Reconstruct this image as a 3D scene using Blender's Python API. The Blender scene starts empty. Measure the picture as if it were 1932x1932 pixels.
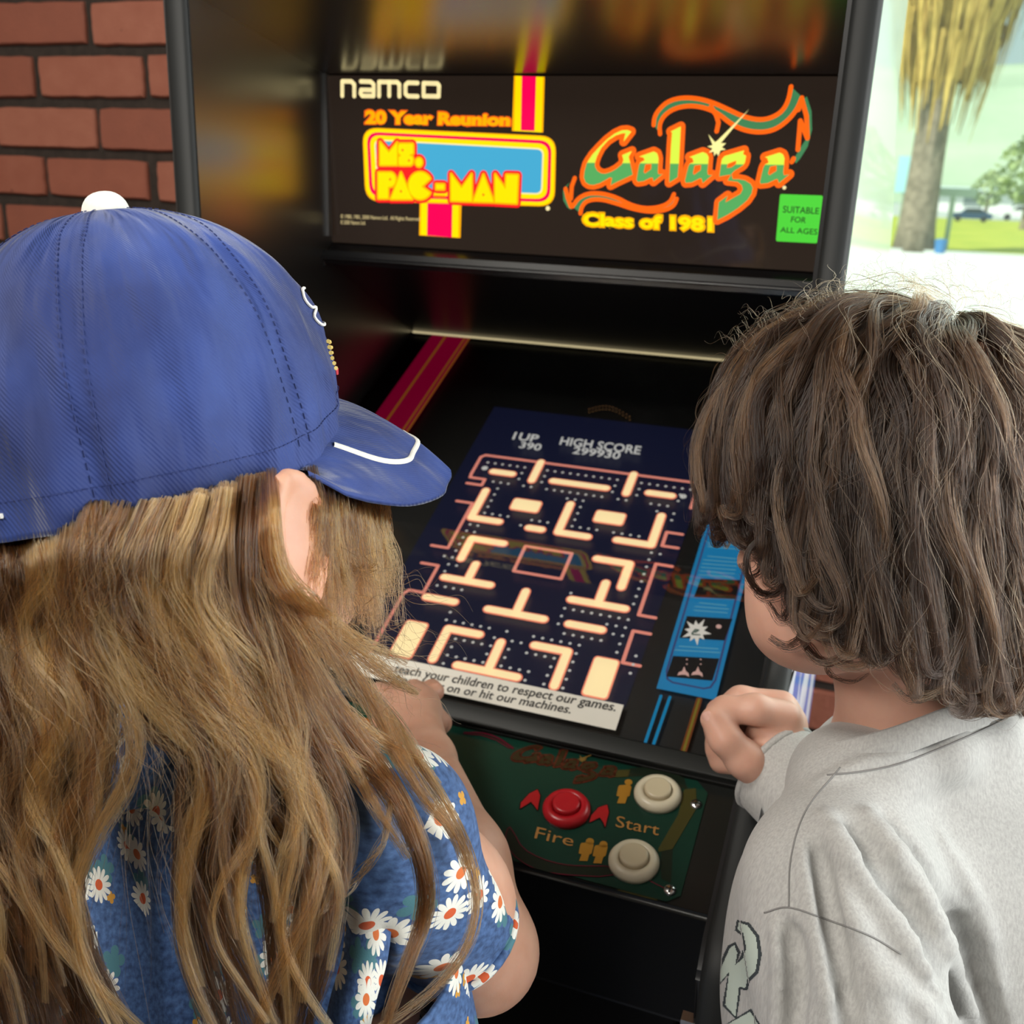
import bpy, bmesh, math, random
import numpy as np
from mathutils import Vector, Matrix
from mathutils.geometry import tessellate_polygon
random.seed(7); rng=np.random.default_rng(7)
SC=bpy.context.scene; COL=SC.collection
# ---------------------------------------------------------------- camera
CAM_P=np.array([.3719,-1.1896,1.5413]); YAW,PIT,ROL=math.radians(19.7057),math.radians(17.9224),math.radians(2.2238); FPX=1905.3247
def _rot():
    cy,sy=math.cos(YAW),math.sin(YAW); cp,sp=math.cos(PIT),math.sin(PIT)
    f=np.array([-sy*cp,cy*cp,-sp]); r=np.array([cy,sy,0.]); u=np.cross(r,f)
    c,s=math.cos(ROL),math.sin(ROL)
    return c*r+s*u,-s*r+c*u,f
CR,CU,CF=_rot()
cam=bpy.data.cameras.new('camera'); camo=bpy.data.objects.new('camera',cam); COL.objects.link(camo)
M=Matrix(((CR[0],CU[0],-CF[0],CAM_P[0]),(CR[1],CU[1],-CF[1],CAM_P[1]),(CR[2],CU[2],-CF[2],CAM_P[2]),(0,0,0,1)))
camo.matrix_world=M
cam.sensor_width=36; cam.lens=FPX/1932*36; cam.clip_start=.02; cam.clip_end=5000
cam.dof.use_dof=True; cam.dof.focus_distance=.60; cam.dof.aperture_fstop=11.5
SC.camera=camo
# ---------------------------------------------------------------- view, world, lights
SC.view_settings.view_transform='Standard'; SC.view_settings.look='None'; SC.view_settings.exposure=0.0; SC.view_settings.gamma=1
SC.view_settings.use_curve_mapping=False
try:
    SC.cycles.use_denoising=True; SC.cycles.max_bounces=10; SC.cycles.transparent_max_bounces=24
    SC.cycles.sample_clamp_indirect=6
except Exception: pass
w=bpy.data.worlds.new('sky'); SC.world=w; w.use_nodes=True
nt=w.node_tree; bg=nt.nodes['Background']
sky=nt.nodes.new('ShaderNodeTexSky'); sky.sky_type='HOSEK_WILKIE'; sky.turbidity=5; sky.ground_albedo=.4
sky.sun_direction=Vector((-.45,-.55,.70)).normalized()
mx=nt.nodes.new('ShaderNodeMix'); mx.data_type='RGBA'; mx.inputs[0].default_value=.72
mx.inputs[7].default_value=(.72,1.0,.93,1)
nt.links.new(sky.outputs[0],mx.inputs[6]); nt.links.new(mx.outputs[2],bg.inputs[0]); bg.inputs[1].default_value=.85
def lamp(name,kind,loc,to,energy,color=(1,1,1),size=1,size_y=None,spread=None):
    l=bpy.data.lights.new(name,kind); o=bpy.data.objects.new(name,l); COL.objects.link(o)
    o.location=loc; d=Vector(to)-Vector(loc); o.rotation_euler=d.to_track_quat('-Z','Y').to_euler()
    l.energy=energy; l.color=color
    if kind=='AREA':
        l.shape='RECTANGLE'; l.size=size; l.size_y=size_y or size
        if spread: l.spread=spread
    return o
sun=lamp('sun','SUN',(-10,-12,15),(0,0,0),4.6,(1,.97,.88)); sun.data.angle=.01
L_BACK=lamp('window_light_behind','AREA',(-.5,-2.9,2.75),(.0,-.5,1.2),66,(1,.95,.87),1.1,.6)
L_FILL=lamp('overhead_fill_light','AREA',(-.75,-1.15,2.86),(-.5,-.85,1.2),30,(1,.95,.86),.6,.6)  # added fill from above, brightens the girl's shaded hand and forearm
L_SIDE=lamp('window_light_right','AREA',(2.35,-.75,1.75),(.2,-.6,1.2),84,(.97,1,.98),1.6,1.7)
L_FRONT=lamp('window_light_front','AREA',(1.35,.50,1.75),(.7,-1.2,1.2),26,(.9,1,.94),1.5,1.3)
# ---------------------------------------------------------------- helpers
def ray(px,py): return CF+CR*(px-966)/FPX-CU*(py-966)/FPX
def P(px,py,Z): return CAM_P+ray(px,py)*Z
def cc(v): return v[0]*CR+v[1]*CU+v[2]*CF          # camera-axes direction -> world
def onp(px,py,p0,n):
    d=ray(px,py); p0=np.array(p0,float); n=np.array(n,float)
    return CAM_P+d*((p0-CAM_P)@n)/(d@n)
def finish(ob,label,cat,group=None,kind=None):
    if label: ob['label']=label
    if cat: ob['category']=cat
    if group: ob['group']=group
    if kind: ob['kind']=kind
    return ob
WLOC={}
def empty(name,loc,label=None,cat=None,group=None):
    o=bpy.data.objects.new(name,None); COL.objects.link(o); o.location=loc; WLOC[o.name]=tuple(loc); o.empty_display_size=.05
    return finish(o,label,cat,group)
def adopt(o,parent):
    if parent is None: return o
    o.parent=parent
    o.matrix_parent_inverse=Matrix.Translation(-Vector(WLOC.get(parent.name,(0,0,0))))
    return o
def mesh(name,verts,faces,mat,parent=None,smooth=False,label=None,cat=None,kind=None,group=None):
    me=bpy.data.meshes.new(name); me.from_pydata([tuple(map(float,v)) for v in verts],[],[tuple(map(int,f)) for f in faces]); me.update()
    o=bpy.data.objects.new(name,me); COL.objects.link(o)
    if mat is not None:
        for m in (mat if isinstance(mat,(list,tuple)) else [mat]): me.materials.append(m)
    if smooth: me.polygons.foreach_set('use_smooth',[True]*len(me.polygons))
    adopt(o,parent); return finish(o,label,cat,group,kind)
def bmobj(name,bm,mat,parent=None,smooth=False,**k):
    me=bpy.data.meshes.new(name); bm.to_mesh(me); bm.free()
    o=bpy.data.objects.new(name,me); COL.objects.link(o)
    for m in (mat if isinstance(mat,(list,tuple)) else [mat]): me.materials.append(m)
    if smooth: me.polygons.foreach_set('use_smooth',[True]*len(me.polygons))
    adopt(o,parent); return finish(o,k.get('label'),k.get('cat'),k.get('group'),k.get('kind'))
def bevel(o,w=.002,seg=2):
    m=o.modifiers.new('bevel','BEVEL'); m.width=w; m.segments=seg; m.limit_method='ANGLE'; m.angle_limit=.6
    o.data.polygons.foreach_set('use_smooth',[True]*len(o.data.polygons))
    n=o.modifiers.new('wn','WEIGHTED_NORMAL'); n.keep_sharp=True
    return o
def boxv(x0,x1,y0,y1,z0,z1):
    v=[(x,y,z) for x in(x0,x1) for y in(y0,y1) for z in(z0,z1)]
    f=[(0,1,3,2),(4,6,7,5),(0,4,5,1),(2,3,7,6),(0,2,6,4),(1,5,7,3)]
    return v,f
def box(name,x0,x1,y0,y1,z0,z1,mat,parent=None,bev=0,**k):
    v,f=boxv(x0,x1,y0,y1,z0,z1); o=mesh(name,v,f,mat,parent,**k)
    return bevel(o,bev) if bev else o
def multi(name,parts,mat,parent=None,smooth=False,**k):
    V=[];F=[]
    for v,f in parts:
        n=len(V); V+=list(v); F+=[tuple(i+n for i in q) for q in f]
    return mesh(name,V,F,mat,parent,smooth,**k)
def lathe(profile,c,axis=(0,0,1),seg=40):
    """profile list of (r,h) -> verts,faces around axis at c"""
    ax=Vector(axis).normalized(); u=ax.orthogonal().normalized(); v=ax.cross(u)
    V=[];F=[]
    for r,h in profile:
        for k in range(seg):
            a=2*math.pi*k/seg; V.append(Vector(c)+ax*h+u*(r*math.cos(a))+v*(r*math.sin(a)))
    for i in range(len(profile)-1):
        for k in range(seg):
            F.append((i*seg+k,i*seg+(k+1)%seg,(i+1)*seg+(k+1)%seg,(i+1)*seg+k))
    F.append(tuple(reversed(range(seg)))); n=len(profile)-1; F.append(tuple(n*seg+k for k in range(seg)))
    return V,F
def tube(pts,rad,seg=10,cap=True):
    pts=[Vector(p) for p in pts]; n=len(pts); rad=[rad]*n if np.isscalar(rad) else list(rad)
    V=[];F=[]; t=(pts[1]-pts[0]).normalized(); u=t.orthogonal().normalized()
    for i in range(n):
        t=(pts[min(i+1,n-1)]-pts[max(i-1,0)]).normalized(); u=(u-t*u.dot(t)).normalized(); v=t.cross(u)
        for k in range(seg):
            a=2*math.pi*k/seg; V.append(pts[i]+(u*math.cos(a)+v*math.sin(a))*rad[i])
    for i in range(n-1):
        for k in range(seg): F.append((i*seg+k,i*seg+(k+1)%seg,(i+1)*seg+(k+1)%seg,(i+1)*seg+k))
    if cap: F.append(tuple(reversed(range(seg)))); F.append(tuple((n-1)*seg+k for k in range(seg)))
    return V,F
def prism(poly,x0,x1):
    """poly in (y,z) extruded along x"""
    n=len(poly); V=[(x0,y,z) for y,z in poly]+[(x1,y,z) for y,z in poly]
    F=[(i,(i+1)%n,n+(i+1)%n,n+i) for i in range(n)]
    for t in tessellate_polygon([[Vector((y,z,0)) for y,z in poly]]):
        F.append((t[0],t[1],t[2])); F.append((n+t[2],n+t[1],n+t[0]))
    return V,F
# ---------------------------------------------------------------- materials
def mat(name,color=(.5,.5,.5),rough=.5,metal=0,spec=.5,emit=None,estr=1.0,coat=0,coat_rough=.03,sheen=0,sss=0):
    m=bpy.data.materials.new(name); m.use_nodes=True; b=m.node_tree.nodes['Principled BSDF']
    b.inputs['Base Color'].default_value=(*color,1); b.inputs['Roughness'].default_value=rough; b.inputs['Metallic'].default_value=metal
    b.inputs['Specular IOR Level'].default_value=spec
    if emit: b.inputs['Emission Color'].default_value=(*emit,1); b.inputs['Emission Strength'].default_value=estr
    if coat: b.inputs['Coat Weight'].default_value=coat; b.inputs['Coat Roughness'].default_value=coat_rough
    if sheen: b.inputs['Sheen Weight'].default_value=sheen; b.inputs['Sheen Roughness'].default_value=.4
    if sss: b.inputs['Subsurface Weight'].default_value=sss; b.inputs['Subsurface Radius'].default_value=(1,.35,.18); b.inputs['Subsurface Scale'].default_value=.006
    return m
def srgb(r,g,b): 
    f=lambda c:(c/255/12.92 if c/255<=.04045 else ((c/255+.055)/1.055)**2.4)
    return (f(r),f(g),f(b))
def node(m,t,**k):
    n=m.node_tree.nodes.new(t)
    for a,b in k.items(): setattr(n,a,b)
    return n
def link(m,a,b): m.node_tree.links.new(a,b)
def bsdf(m): return m.node_tree.nodes['Principled BSDF']
def noisecol(m,c1,c2,scale,detail=4,coord='Object',bump=0,bscale=None,dist=.002):
    tc=node(m,'ShaderNodeTexCoord'); n=node(m,'ShaderNodeTexNoise'); n.inputs['Scale'].default_value=scale; n.inputs['Detail'].default_value=detail
    r=node(m,'ShaderNodeValToRGB'); r.color_ramp.elements[0].position=.35; r.color_ramp.elements[1].position=.65
    r.color_ramp.elements[0].color=(*c1,1); r.color_ramp.elements[1].color=(*c2,1)
    link(m,tc.outputs[coord],n.inputs['Vector']); link(m,n.outputs['Fac'],r.inputs[0]); link(m,r.outputs[0],bsdf(m).inputs['Base Color'])
    if bump:
        n2=node(m,'ShaderNodeTexNoise'); n2.inputs['Scale'].default_value=bscale or scale*3; n2.inputs['Detail'].default_value=6
        bp=node(m,'ShaderNodeBump'); bp.inputs['Strength'].default_value=bump; bp.inputs['Distance'].default_value=dist
        link(m,tc.outputs[coord],n2.inputs['Vector']); link(m,n2.outputs['Fac'],bp.inputs['Height']); link(m,bp.outputs[0],bsdf(m).inputs['Normal'])
    return m
def glow(name,rgb,s=1.0,rough=.2):
    c=srgb(*rgb); return mat(name,tuple(x*.25 for x in c),rough,0,.5,c,s)
BLACK=mat('cabinet_black_laminate',(.006,.006,.007),.24,spec=.5)
noise_r=None
BLACKM=mat('matte_black_plastic',(.012,.012,.013),.42)
HOODM=mat('hood_black_gloss',(.006,.005,.005),.27); bsdf(HOODM).inputs['IOR'].default_value=3.2
SIDEB=mat('side_black_gloss',(.006,.006,.006),.30); bsdf(SIDEB).inputs['IOR'].default_value=3.1
GLOSSB=mat('black_acrylic',(.016,.012,.010),.06,spec=.55,emit=(.018,.0115,.008),estr=1)  # faint brown emission stands in for the room's reflected tint
STEEL=mat('polished_steel',(.7,.7,.7),.22,1)
ALU=mat('aluminium_edge',(.45,.45,.45),.35,1)
# ---------------------------------------------------------------- flat art on a plane
class Plane:
    def __init__(s,p0,n):
        s.p0=np.array(p0,float); s.n=np.array(n,float); s.n/=np.linalg.norm(s.n)
        s.u=np.array([1.,0,0]); s.v=np.cross(s.n,s.u)
        if s.v[2]<0: s.v=-s.v
    def px(s,x,y):
        p=onp(x,y,s.p0,s.n)-s.p0; return np.array([p@s.u,p@s.v])
    def pts(s,l): return [s.px(*q) for q in l]
    def w(s,uv,h=0): return s.p0+s.u*uv[0]+s.v*uv[1]+s.n*h
def tess(poly,holes=()):
    loops=[[Vector((p[0],p[1],0)) for p in poly]]+[[Vector((p[0],p[1],0)) for p in h] for h in holes]
    return [p for l in loops for p in l],[tuple(t) for t in tessellate_polygon(loops)]
class Art:
    sep=False
    """collects coplanar shapes and links them as one mesh"""
    def __init__(s,pl,h): s.pl=pl; s.h=h; s.V=[]; s.F=[]; s.G=[]
    def add(s,v,f):
        n=len(s.V); s.G.append((n,n+len(v),len(s.F),len(s.F)+len(f))); s.V+=[tuple(q)[:2] for q in v]; s.F+=[tuple(i+n for i in t) for t in f]; return s
    def poly(s,uv,holes=()): return s.add(*tess(uv,holes))
    def ppx(s,l,holes=()): return s.poly(s.pl.pts(l),[s.pl.pts(h) for h in holes])
    def stroke(s,uv,wd,closed=False,taper=False):
        uv=[np.array(p,float) for p in uv]; n=len(uv); m=n if closed else n-1
        wl=[wd]*n if not taper else [wd*math.sin(math.pi*min(max((i+.3)/(n-.4),0),1))**.6 for i in range(n)]
        for i in range(m):
            a,b=uv[i],uv[(i+1)%n]; d=b-a; L=np.linalg.norm(d)
            if L<1e-9: continue
            q=np.array([-d[1],d[0]])/L; wa,wb=wl[i]/2,wl[(i+1)%n]/2
            s.add([a+q*wa,a-q*wa,b-q*wb,b+q*wb],[(0,1,2,3)])
        for i in range(n):
            s.disc(uv[i],wl[i]/2,12)
        return s
    def spx(s,l,wd,**k): return s.stroke(s.pl.pts(l),wd,**k)
    def disc(s,c,r,seg=20,ry=None):
        ry=ry or r
        return s.add([(c[0]+r*math.cos(2*math.pi*k/seg),c[1]+ry*math.sin(2*math.pi*k/seg)) for k in range(seg)],[tuple(range(seg))])
    def text(s,txt,quad,bold=0,shear=0,align_px=True):
        """txt stretched over the quad TL,TR,BR,BL (pixels)"""
        cu=bpy.data.curves.new('t','FONT'); cu.body=txt; cu.size=1; cu.offset=bold; cu.shear=shear; cu.resolution_u=3
        o=bpy.data.objects.new('t',cu); COL.objects.link(o); bpy.context.view_layer.update()
        me=o.to_mesh(); vs=np.array([v.co[:2] for v in me.vertices]); fs=[tuple(p.vertices) for p in me.polygons]
        o.to_mesh_clear(); bpy.data.objects.remove(o); bpy.data.curves.remove(cu)
        lo=vs.min(0); hi=vs.max(0); t=(vs-lo)/(hi-lo)
        q=[s.pl.px(*c) for c in quad]
        uv=[(q[0]*(1-a)+q[1]*a)*b+(q[3]*(1-a)+q[2]*a)*(1-b) for a,b in t]
        return s.add(uv,fs)
    def obj(s,name,m,parent,split=None,**k):
        """split=(point, direction, mat_above): two-tone above a line; sep: one object per group of touching shapes"""
        if k.pop('sep',False):
            B=[(np.min(s.V[a:b],0)-1e-4,np.max(s.V[a:b],0)+1e-4) for a,b,_,_ in s.G]; n=len(B); par=list(range(n))
            def fd(i):
                while par[i]!=i: i=par[i]
                return i
            for i in range(n):
                for j in range(i+1,n):
                    if (B[i][0]<B[j][1]).all() and (B[j][0]<B[i][1]).all(): par[fd(i)]=fd(j)
            out=None
            for r in sorted(set(fd(i) for i in range(n))):
                q=Art(s.pl,s.h)
                for i in range(n):
                    if fd(i)==r:
                        a,b,c,d=s.G[i]; q.add(s.V[a:b],[tuple(x-a for x in f) for f in s.F[c:d]])
                out=q.obj(name,m,parent,split,**k)
            return out
        V=[s.pl.w(q,s.h) for q in s.V]
        if split:
            bm=bmesh.new(); vv=[bm.verts.new(tuple(v)) for v in V]
            for f in s.F:
                try: bm.faces.new([vv[i] for i in f])
                except ValueError: pass
            bmesh.ops.bisect_plane(bm,geom=bm.verts[:]+bm.edges[:]+bm.faces[:],plane_co=split[0],plane_no=split[1])
            for f in bm.faces: f.material_index=1 if (f.calc_center_median()-Vector(split[0])).dot(Vector(split[1]))>0 else 0
            return bmobj(name,bm,[m,split[2]],parent,**k)
        return mesh(name,V,s.F,m,parent,**k)
def zc(off,sc,l): return [(off[0]+x*sc,off[1]+y*sc) for x,y in l]
def smoothpoly(l,n=2,closed=True):
    l=[np.array(p,float) for p in l]
    for _ in range(n):
        o=[]; m=len(l)
        for i in range(m if closed else m-1):
            a,b=l[i],l[(i+1)%m]; o+=[a*.75+b*.25,a*.25+b*.75]
        if not closed: o=[l[0]]+o+[l[-1]]
        l=o
    return l
# ================================================================ ROOM
MORTAR=noisecol(mat('mortar',rough=.9),(.026,.018,.013),(.042,.029,.022),60,bump=.5,bscale=200)
BRICK=mat('red_brick_panel',rough=.75)
def _brickmat(m):
    g=node(m,'ShaderNodeNewGeometry'); tc=node(m,'ShaderNodeTexCoord')
    r=node(m,'ShaderNodeValToRGB'); r.color_ramp.elements[0].color=(.24,.075,.046,1); r.color_ramp.elements[1].color=(.40,.145,.09,1)
    e=r.color_ramp.elements.new(.5); e.color=(.31,.095,.056,1)
    n=node(m,'ShaderNodeTexNoise'); n.inputs['Scale'].default_value=22; n.inputs['Detail'].default_value=5
    mx=node(m,'ShaderNodeMath',operation='MULTIPLY_ADD'); mx.inputs[1].default_value=.55
    ad=node(m,'ShaderNodeMath',operation='MULTIPLY'); ad.inputs[1].default_value=.6
    link(m,tc.outputs['Object'],n.inputs['Vector']); link(m,g.outputs['Random Per Island'],mx.inputs[0])
    link(m,n.outputs['Fac'],ad.inputs[0]); link(m,ad.outputs[0],mx.inputs[2]); link(m,mx.outputs[0],r.inputs[0])
    # dark pock marks
    v=node(m,'ShaderNodeTexVoronoi'); v.inputs['Scale'].default_value=13
    c=node(m,'ShaderNodeMath',operation='LESS_THAN'); c.inputs[1].default_value=.05
    link(m,tc.outputs['Object'],v.inputs['Vector']); link(m,v.outputs['Distance'],c.inputs[0])
    mm=node(m,'ShaderNodeMix',data_type='RGBA'); mm.inputs[7].default_value=(.06,.02,.015,1)
    link(m,c.outputs[0],mm.inputs[0]); link(m,r.outputs[0],mm.inputs[6]); link(m,mm.outputs[2],bsdf(m).inputs['Base Color'])
    n2=node(m,'ShaderNodeTexNoise'); n2.inputs['Scale'].default_value=120; n2.inputs['Detail'].default_value=6
    bp=node(m,'ShaderNodeBump'); bp.inputs['Strength'].default_value=.5; bp.inputs['Distance'].default_value=.002
    link(m,tc.outputs['Object'],n2.inputs['Vector']); link(m,n2.outputs['Fac'],bp.inputs['Height']); link(m,bp.outputs[0],bsdf(m).inputs['Normal'])
_brickmat(BRICK)
YW=.55                                   # face of the brick wall behind the cabinet
WX0,WX1,WZ0,WZ1=.22,2.05,1.02,2.45       # window opening
def brickwall():
    parts=[]; mi=[]
    for x0,x1,z0,z1 in ((-2.8,WX0,-.02,2.9),(WX1,2.6,-.02,2.9),(WX0,WX1,-.02,WZ0),(WX0,WX1,WZ1,2.9)):
        parts.append(boxv(x0,x1,YW,YW+.16,z0,z1)); mi+=[0]*6
    ch=.0960; zt=onp(100,96,(0,YW,0),(0,1,0))[2]
    L=.272; xa=onp(78,150,(0,YW,0),(0,1,0))[0]
    rr=random.Random(3)
    for r in range(-13,19):
        zb=zt-ch*(r+1); off=0 if r%2==0 else L*.535
        for c in range(-7,18):
            x0=xa+c*L+off+rr.uniform(-.004,.004); x1=x0+L-.016+rr.uniform(-.003,.003); z0=zb+.008; z1=zb+ch-.008
            z0+=rr.uniform(-.002,.002); z1+=rr.uniform(-.002,.002)
            if x0<-2.7 or z0<0 or z1>2.85: continue
            if x1>WX0-.005 and x0<WX1 and z1>WZ0-.05 and z0<WZ1: 
                continue
            if x0>2.3: continue
            # a brick face with rounded, chipped edge: 3 nested rings
            V=[];F=[]; n=28
            def ring(inset,y):
                a,b,c2,d=x0+inset,x1-inset,z0+inset,z1-inset; k=n//4; pts=[]
                for i in range(9): pts.append((a+(b-a)*i/9,c2))
                for i in range(5): pts.append((b,c2+(d-c2)*i/5))
                for i in range(9): pts.append((b-(b-a)*i/9,d))
                for i in range(5): pts.append((a,d-(d-c2)*i/5))
                cx,cz=(a+b)/2,(c2+d)/2; o=[]
                for i,(px,pz) in enumerate(pts):
                    j=jit[i]*(1 if inset<.004 else .8)
                    fx=abs(px-cx)/((b-a)/2); fz=abs(pz-cz)/((d-c2)/2); cor=max(0,fx-.93)*max(0,fz-.8)*28
                    px-=np.sign(px-cx)*(j+cor*.004); pz-=np.sign(pz-cz)*(j+cor*.004)
                    o.append((px,y,pz))
                return o
            jit=[rr.uniform(0,.0022) for _ in range(n)]
            R=[ring(0,YW+.001),ring(.0008,YW-.006),ring(.004,YW-.0105)]
            for q in R: V+=q
            for k in range(2):
                for i in range(n): F.append((k*n+i,k*n+(i+1)%n,(k+1)*n+(i+1)%n,(k+1)*n+i))
            F.append(tuple(2*n+i for i in range(n)))
            parts.append((V,F)); mi+=[1]*len(F)
    o=multi('wall_back',parts,[MORTAR,BRICK],kind='structure'); o.data.polygons.foreach_set('material_index',mi); return o
brickwall()
PLAST=noisecol(mat('plaster_wall',rough=.9),(.13,.105,.085),(.16,.13,.105),2)
FLOOR=noisecol(mat('dark_floor_tile',rough=.35),(.06,.05,.045),(.10,.085,.075),6)
CEIL=mat('ceiling_panel',(.16,.15,.13),.9)
box('floor',-2.9,2.7,-4.2,.72,-.12,-.02,FLOOR,kind='structure')
box('ceiling',-2.9,2.7,-4.2,.72,2.9,3.0,CEIL,kind='structure')
box('wall_left',-2.95,-2.8,-4.2,.72,-.02,2.9,PLAST,kind='structure')
box('wall_right',2.6,2.75,-4.2,.72,-.02,2.9,PLAST,kind='structure')
box('wall_front',-2.8,2.6,-4.2,-4.05,-.02,2.9,PLAST,kind='structure')
WOODW=mat('white_window_paint',(.75,.77,.74),.45)
# window_1: frame, sill, pane
win=empty('window_1',(WX0+.5,YW+.08,WZ0)); win['kind']='structure'
multi('window_frame',[boxv(WX0,WX1,YW+.05,YW+.11,WZ0,WZ0+.05),boxv(WX0,WX1,YW+.05,YW+.11,WZ1-.05,WZ1),boxv(WX0,WX0+.045,YW+.05,YW+.11,WZ0,WZ1),boxv(WX1-.05,WX1,YW+.05,YW+.11,WZ0,WZ1)],WOODW,win)
box('window_sill',WX0+.005,WX1-.005,YW-.04,YW+.05,WZ0-.035,WZ0,WOODW,win,.004)
GLASS=bpy.data.materials.new('window_glass'); GLASS.use_nodes=True
def thinglass(m,tint=(1,1,1),fr=1.45,haze=0,hcol=(1,1,1)):
    t=m.node_tree; t.nodes.clear(); out=t.nodes.new('ShaderNodeOutputMaterial'); tr=t.nodes.new('ShaderNodeBsdfTransparent'); gl=t.nodes.new('ShaderNodeBsdfGlossy')
    gl.inputs['Roughness'].default_value=0.01; tr.inputs[0].default_value=(*tint,1); f=t.nodes.new('ShaderNodeFresnel'); f.inputs[0].default_value=fr
    mxs=t.nodes.new('ShaderNodeMixShader'); t.links.new(f.outputs[0],mxs.inputs[0]); t.links.new(tr.outputs[0],mxs.inputs[1]); t.links.new(gl.outputs[0],mxs.inputs[2])
    last=mxs
    if haze:
        df=t.nodes.new('ShaderNodeBsdfTranslucent'); df.inputs[0].default_value=(*hcol,1); m2=t.nodes.new('ShaderNodeMixShader'); m2.inputs[0].default_value=haze
        t.links.new(mxs.outputs[0],m2.inputs[1]); t.links.new(df.outputs[0],m2.inputs[2]); last=m2
    t.links.new(last.outputs[0],out.inputs[0])
thinglass(GLASS,(.97,1,.97),1.3,.06,(.9,1,.92))
mesh('window_pane',[(WX0+.04,YW+.08,WZ0+.04),(WX1-.04,YW+.08,WZ0+.04),(WX1-.04,YW+.08,WZ1-.04),(WX0+.04,YW+.08,WZ1-.04)],[(0,1,2,3)],GLASS,win)
# ================================================================ OUTDOORS
GZ=-.52
def G(px,py): return onp(px,py,(0,0,GZ),(0,0,1))
GRASS=noisecol(mat('sunlit_grass',rough=.9),(.36,.46,.03),(.52,.56,.05),.35,bump=.4,bscale=8,dist=.05)
PAVE=noisecol(mat('pale_concrete',rough=.85),(.80,.84,.80),(.84,.88,.84),.3)
yk=G(1800,479)[1]
mesh('lawn',[(-60,yk,GZ+.02),(80,yk,GZ+.02),(160,150,GZ+.02),(-120,150,GZ+.02)],[(0,1,2,3)],GRASS,kind='structure')
mesh('ground_pavement',[(-40,.72,GZ),(40,.72,GZ),(80,yk+.5,GZ),(-60,yk+.5,GZ)],[(0,1,2,3)],PAVE,kind='structure')
box('trim_curb',-50,60,yk-.35,yk+.05,GZ-.02,GZ+.12,mat('curb_concrete',(.55,.6,.56),.9),kind='structure')
mesh('ground_road',[(-120,150,GZ+.0),(160,150,GZ),(420,700,GZ),(-420,700,GZ)],[(0,1,2,3)],mat('far_asphalt',(.5,.55,.5),.9),kind='structure')
# hills behind
def hill(name,Y,prof,m):
    V=[];F=[];n=len(prof); W=7
    for j in range(W):
        t=j/(W-1)
        for x,h in prof: V.append((x*(1+.25*t),Y*(1+.9*t),GZ+h*math.sin(t*math.pi/2)**.9+ (random.uniform(-.04,.04)*h if 0<j<W-1 else 0)))
    for j in range(W-1):
        for i in range(n-1): F.append((j*n+i,j*n+i+1,(j+1)*n+i+1,(j+1)*n+i))
    return mesh(name,V,F,m,kind='structure',smooth=True)
HILL=noisecol(mat('hazy_hillside',rough=1),(.36,.48,.33),(.50,.62,.44),.006,detail=8,bump=.3,bscale=.02,dist=12)
hill('ground_hill',900,[(-900,60),(-500,90),(-200,150),(0,175),(150,190),(300,165),(420,150),(560,170),(800,120),(1200,40)],HILL)
BARK=noisecol(mat('palm_bark',rough=.95),(.19,.16,.11),(.33,.28,.20),3,bump=1,bscale=14,dist=.05)
FROND=noisecol(mat('dry_palm_fronds',rough=.9),(.40,.27,.05),(.66,.47,.12),1.2,detail=6)
def palm(base,h_trunk,r0,r1,skirt,lab,lean=(0,0)):
    root=empty('palm_tree',base,lab,'tree')
    pts=[];rad=[]
    for i in range(14):
        t=i/13; pts.append((base[0]+lean[0]*t,base[1]+lean[1]*t,base[2]+h_trunk*t)); rad.append((r0+(r1-r0)*t)*(1+.25*math.exp(-t*14)))
    multi('trunk',[tube(pts,rad,16)],BARK,root,smooth=True)
    # skirt of hanging dead fronds: many tapering strips around the trunk
    rr=random.Random(5); parts=[]
    z0,z1,R0,R1,cx=skirt
    for i in range(900):
        t=rr.random(); a=rr.uniform(0,2*math.pi)
        top=z0+(z1-z0)*t+rr.uniform(-.2,.5); Rt=(R0+(R1-R0)*t)*rr.uniform(.55,1.0)
        L=rr.uniform(1.6,3.6); wd=rr.uniform(.05,.16)
        x,y=base[0]+lean[0]+cx*t+Rt*math.cos(a),base[1]+lean[1]+Rt*math.sin(a)
        sw=rr.uniform(-.25,.25); tx,ty=-math.sin(a)*wd,math.cos(a)*wd
        V=[];F=[]
        for k in range(5):
            s=k/4; zz=top-L*s; q=Rt*(1-.18*s*s)/Rt
            ww=1-.85*s; xx=base[0]+lean[0]+cx*t+(x-base[0]-lean[0]-cx*t)*q+sw*s*tx*3; yy=base[1]+lean[1]+(y-base[1]-lean[1])*q+sw*s*ty*3
            V+=[(xx-tx*ww,yy-ty*ww,zz),(xx+tx*ww,yy+ty*ww,zz)]
        for k in range(4): F.append((2*k,2*k+1,2*k+3,2*k+2))
        parts.append((V,F))
    # inner core so that the skirt reads solid
    V=[];F=[];prof=[]
    for k in range(8):
        t=k/7; prof.append(((R0+(R1-R0)*t)*.72,z0-1.0+(z1-z0+1.0)*t))
    core=[]
    for k in range(8):
        t=k/7
        for q in range(20):
            a=2*math.pi*q/20; r=(R0*.5+(R1*.85-R0*.5)*t)*(1+.12*math.sin(5*a+k))
            core.append((base[0]+lean[0]+cx*t+r*math.cos(a),base[1]+lean[1]+r*math.sin(a),z0-1.0+(z1-z0+1.0)*t))
    CFc=[(k*20+q,k*20+(q+1)%20,(k+1)*20+(q+1)%20,(k+1)*20+q) for k in range(7) for q in range(20)]
    parts.append((core,CFc))
    multi('frond_skirt',parts,FROND,root)
    return root
tb=G(1722,474); tz=lambda px,py:onp(px,py,(0,tb[1],0),(0,1,0))
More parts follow.
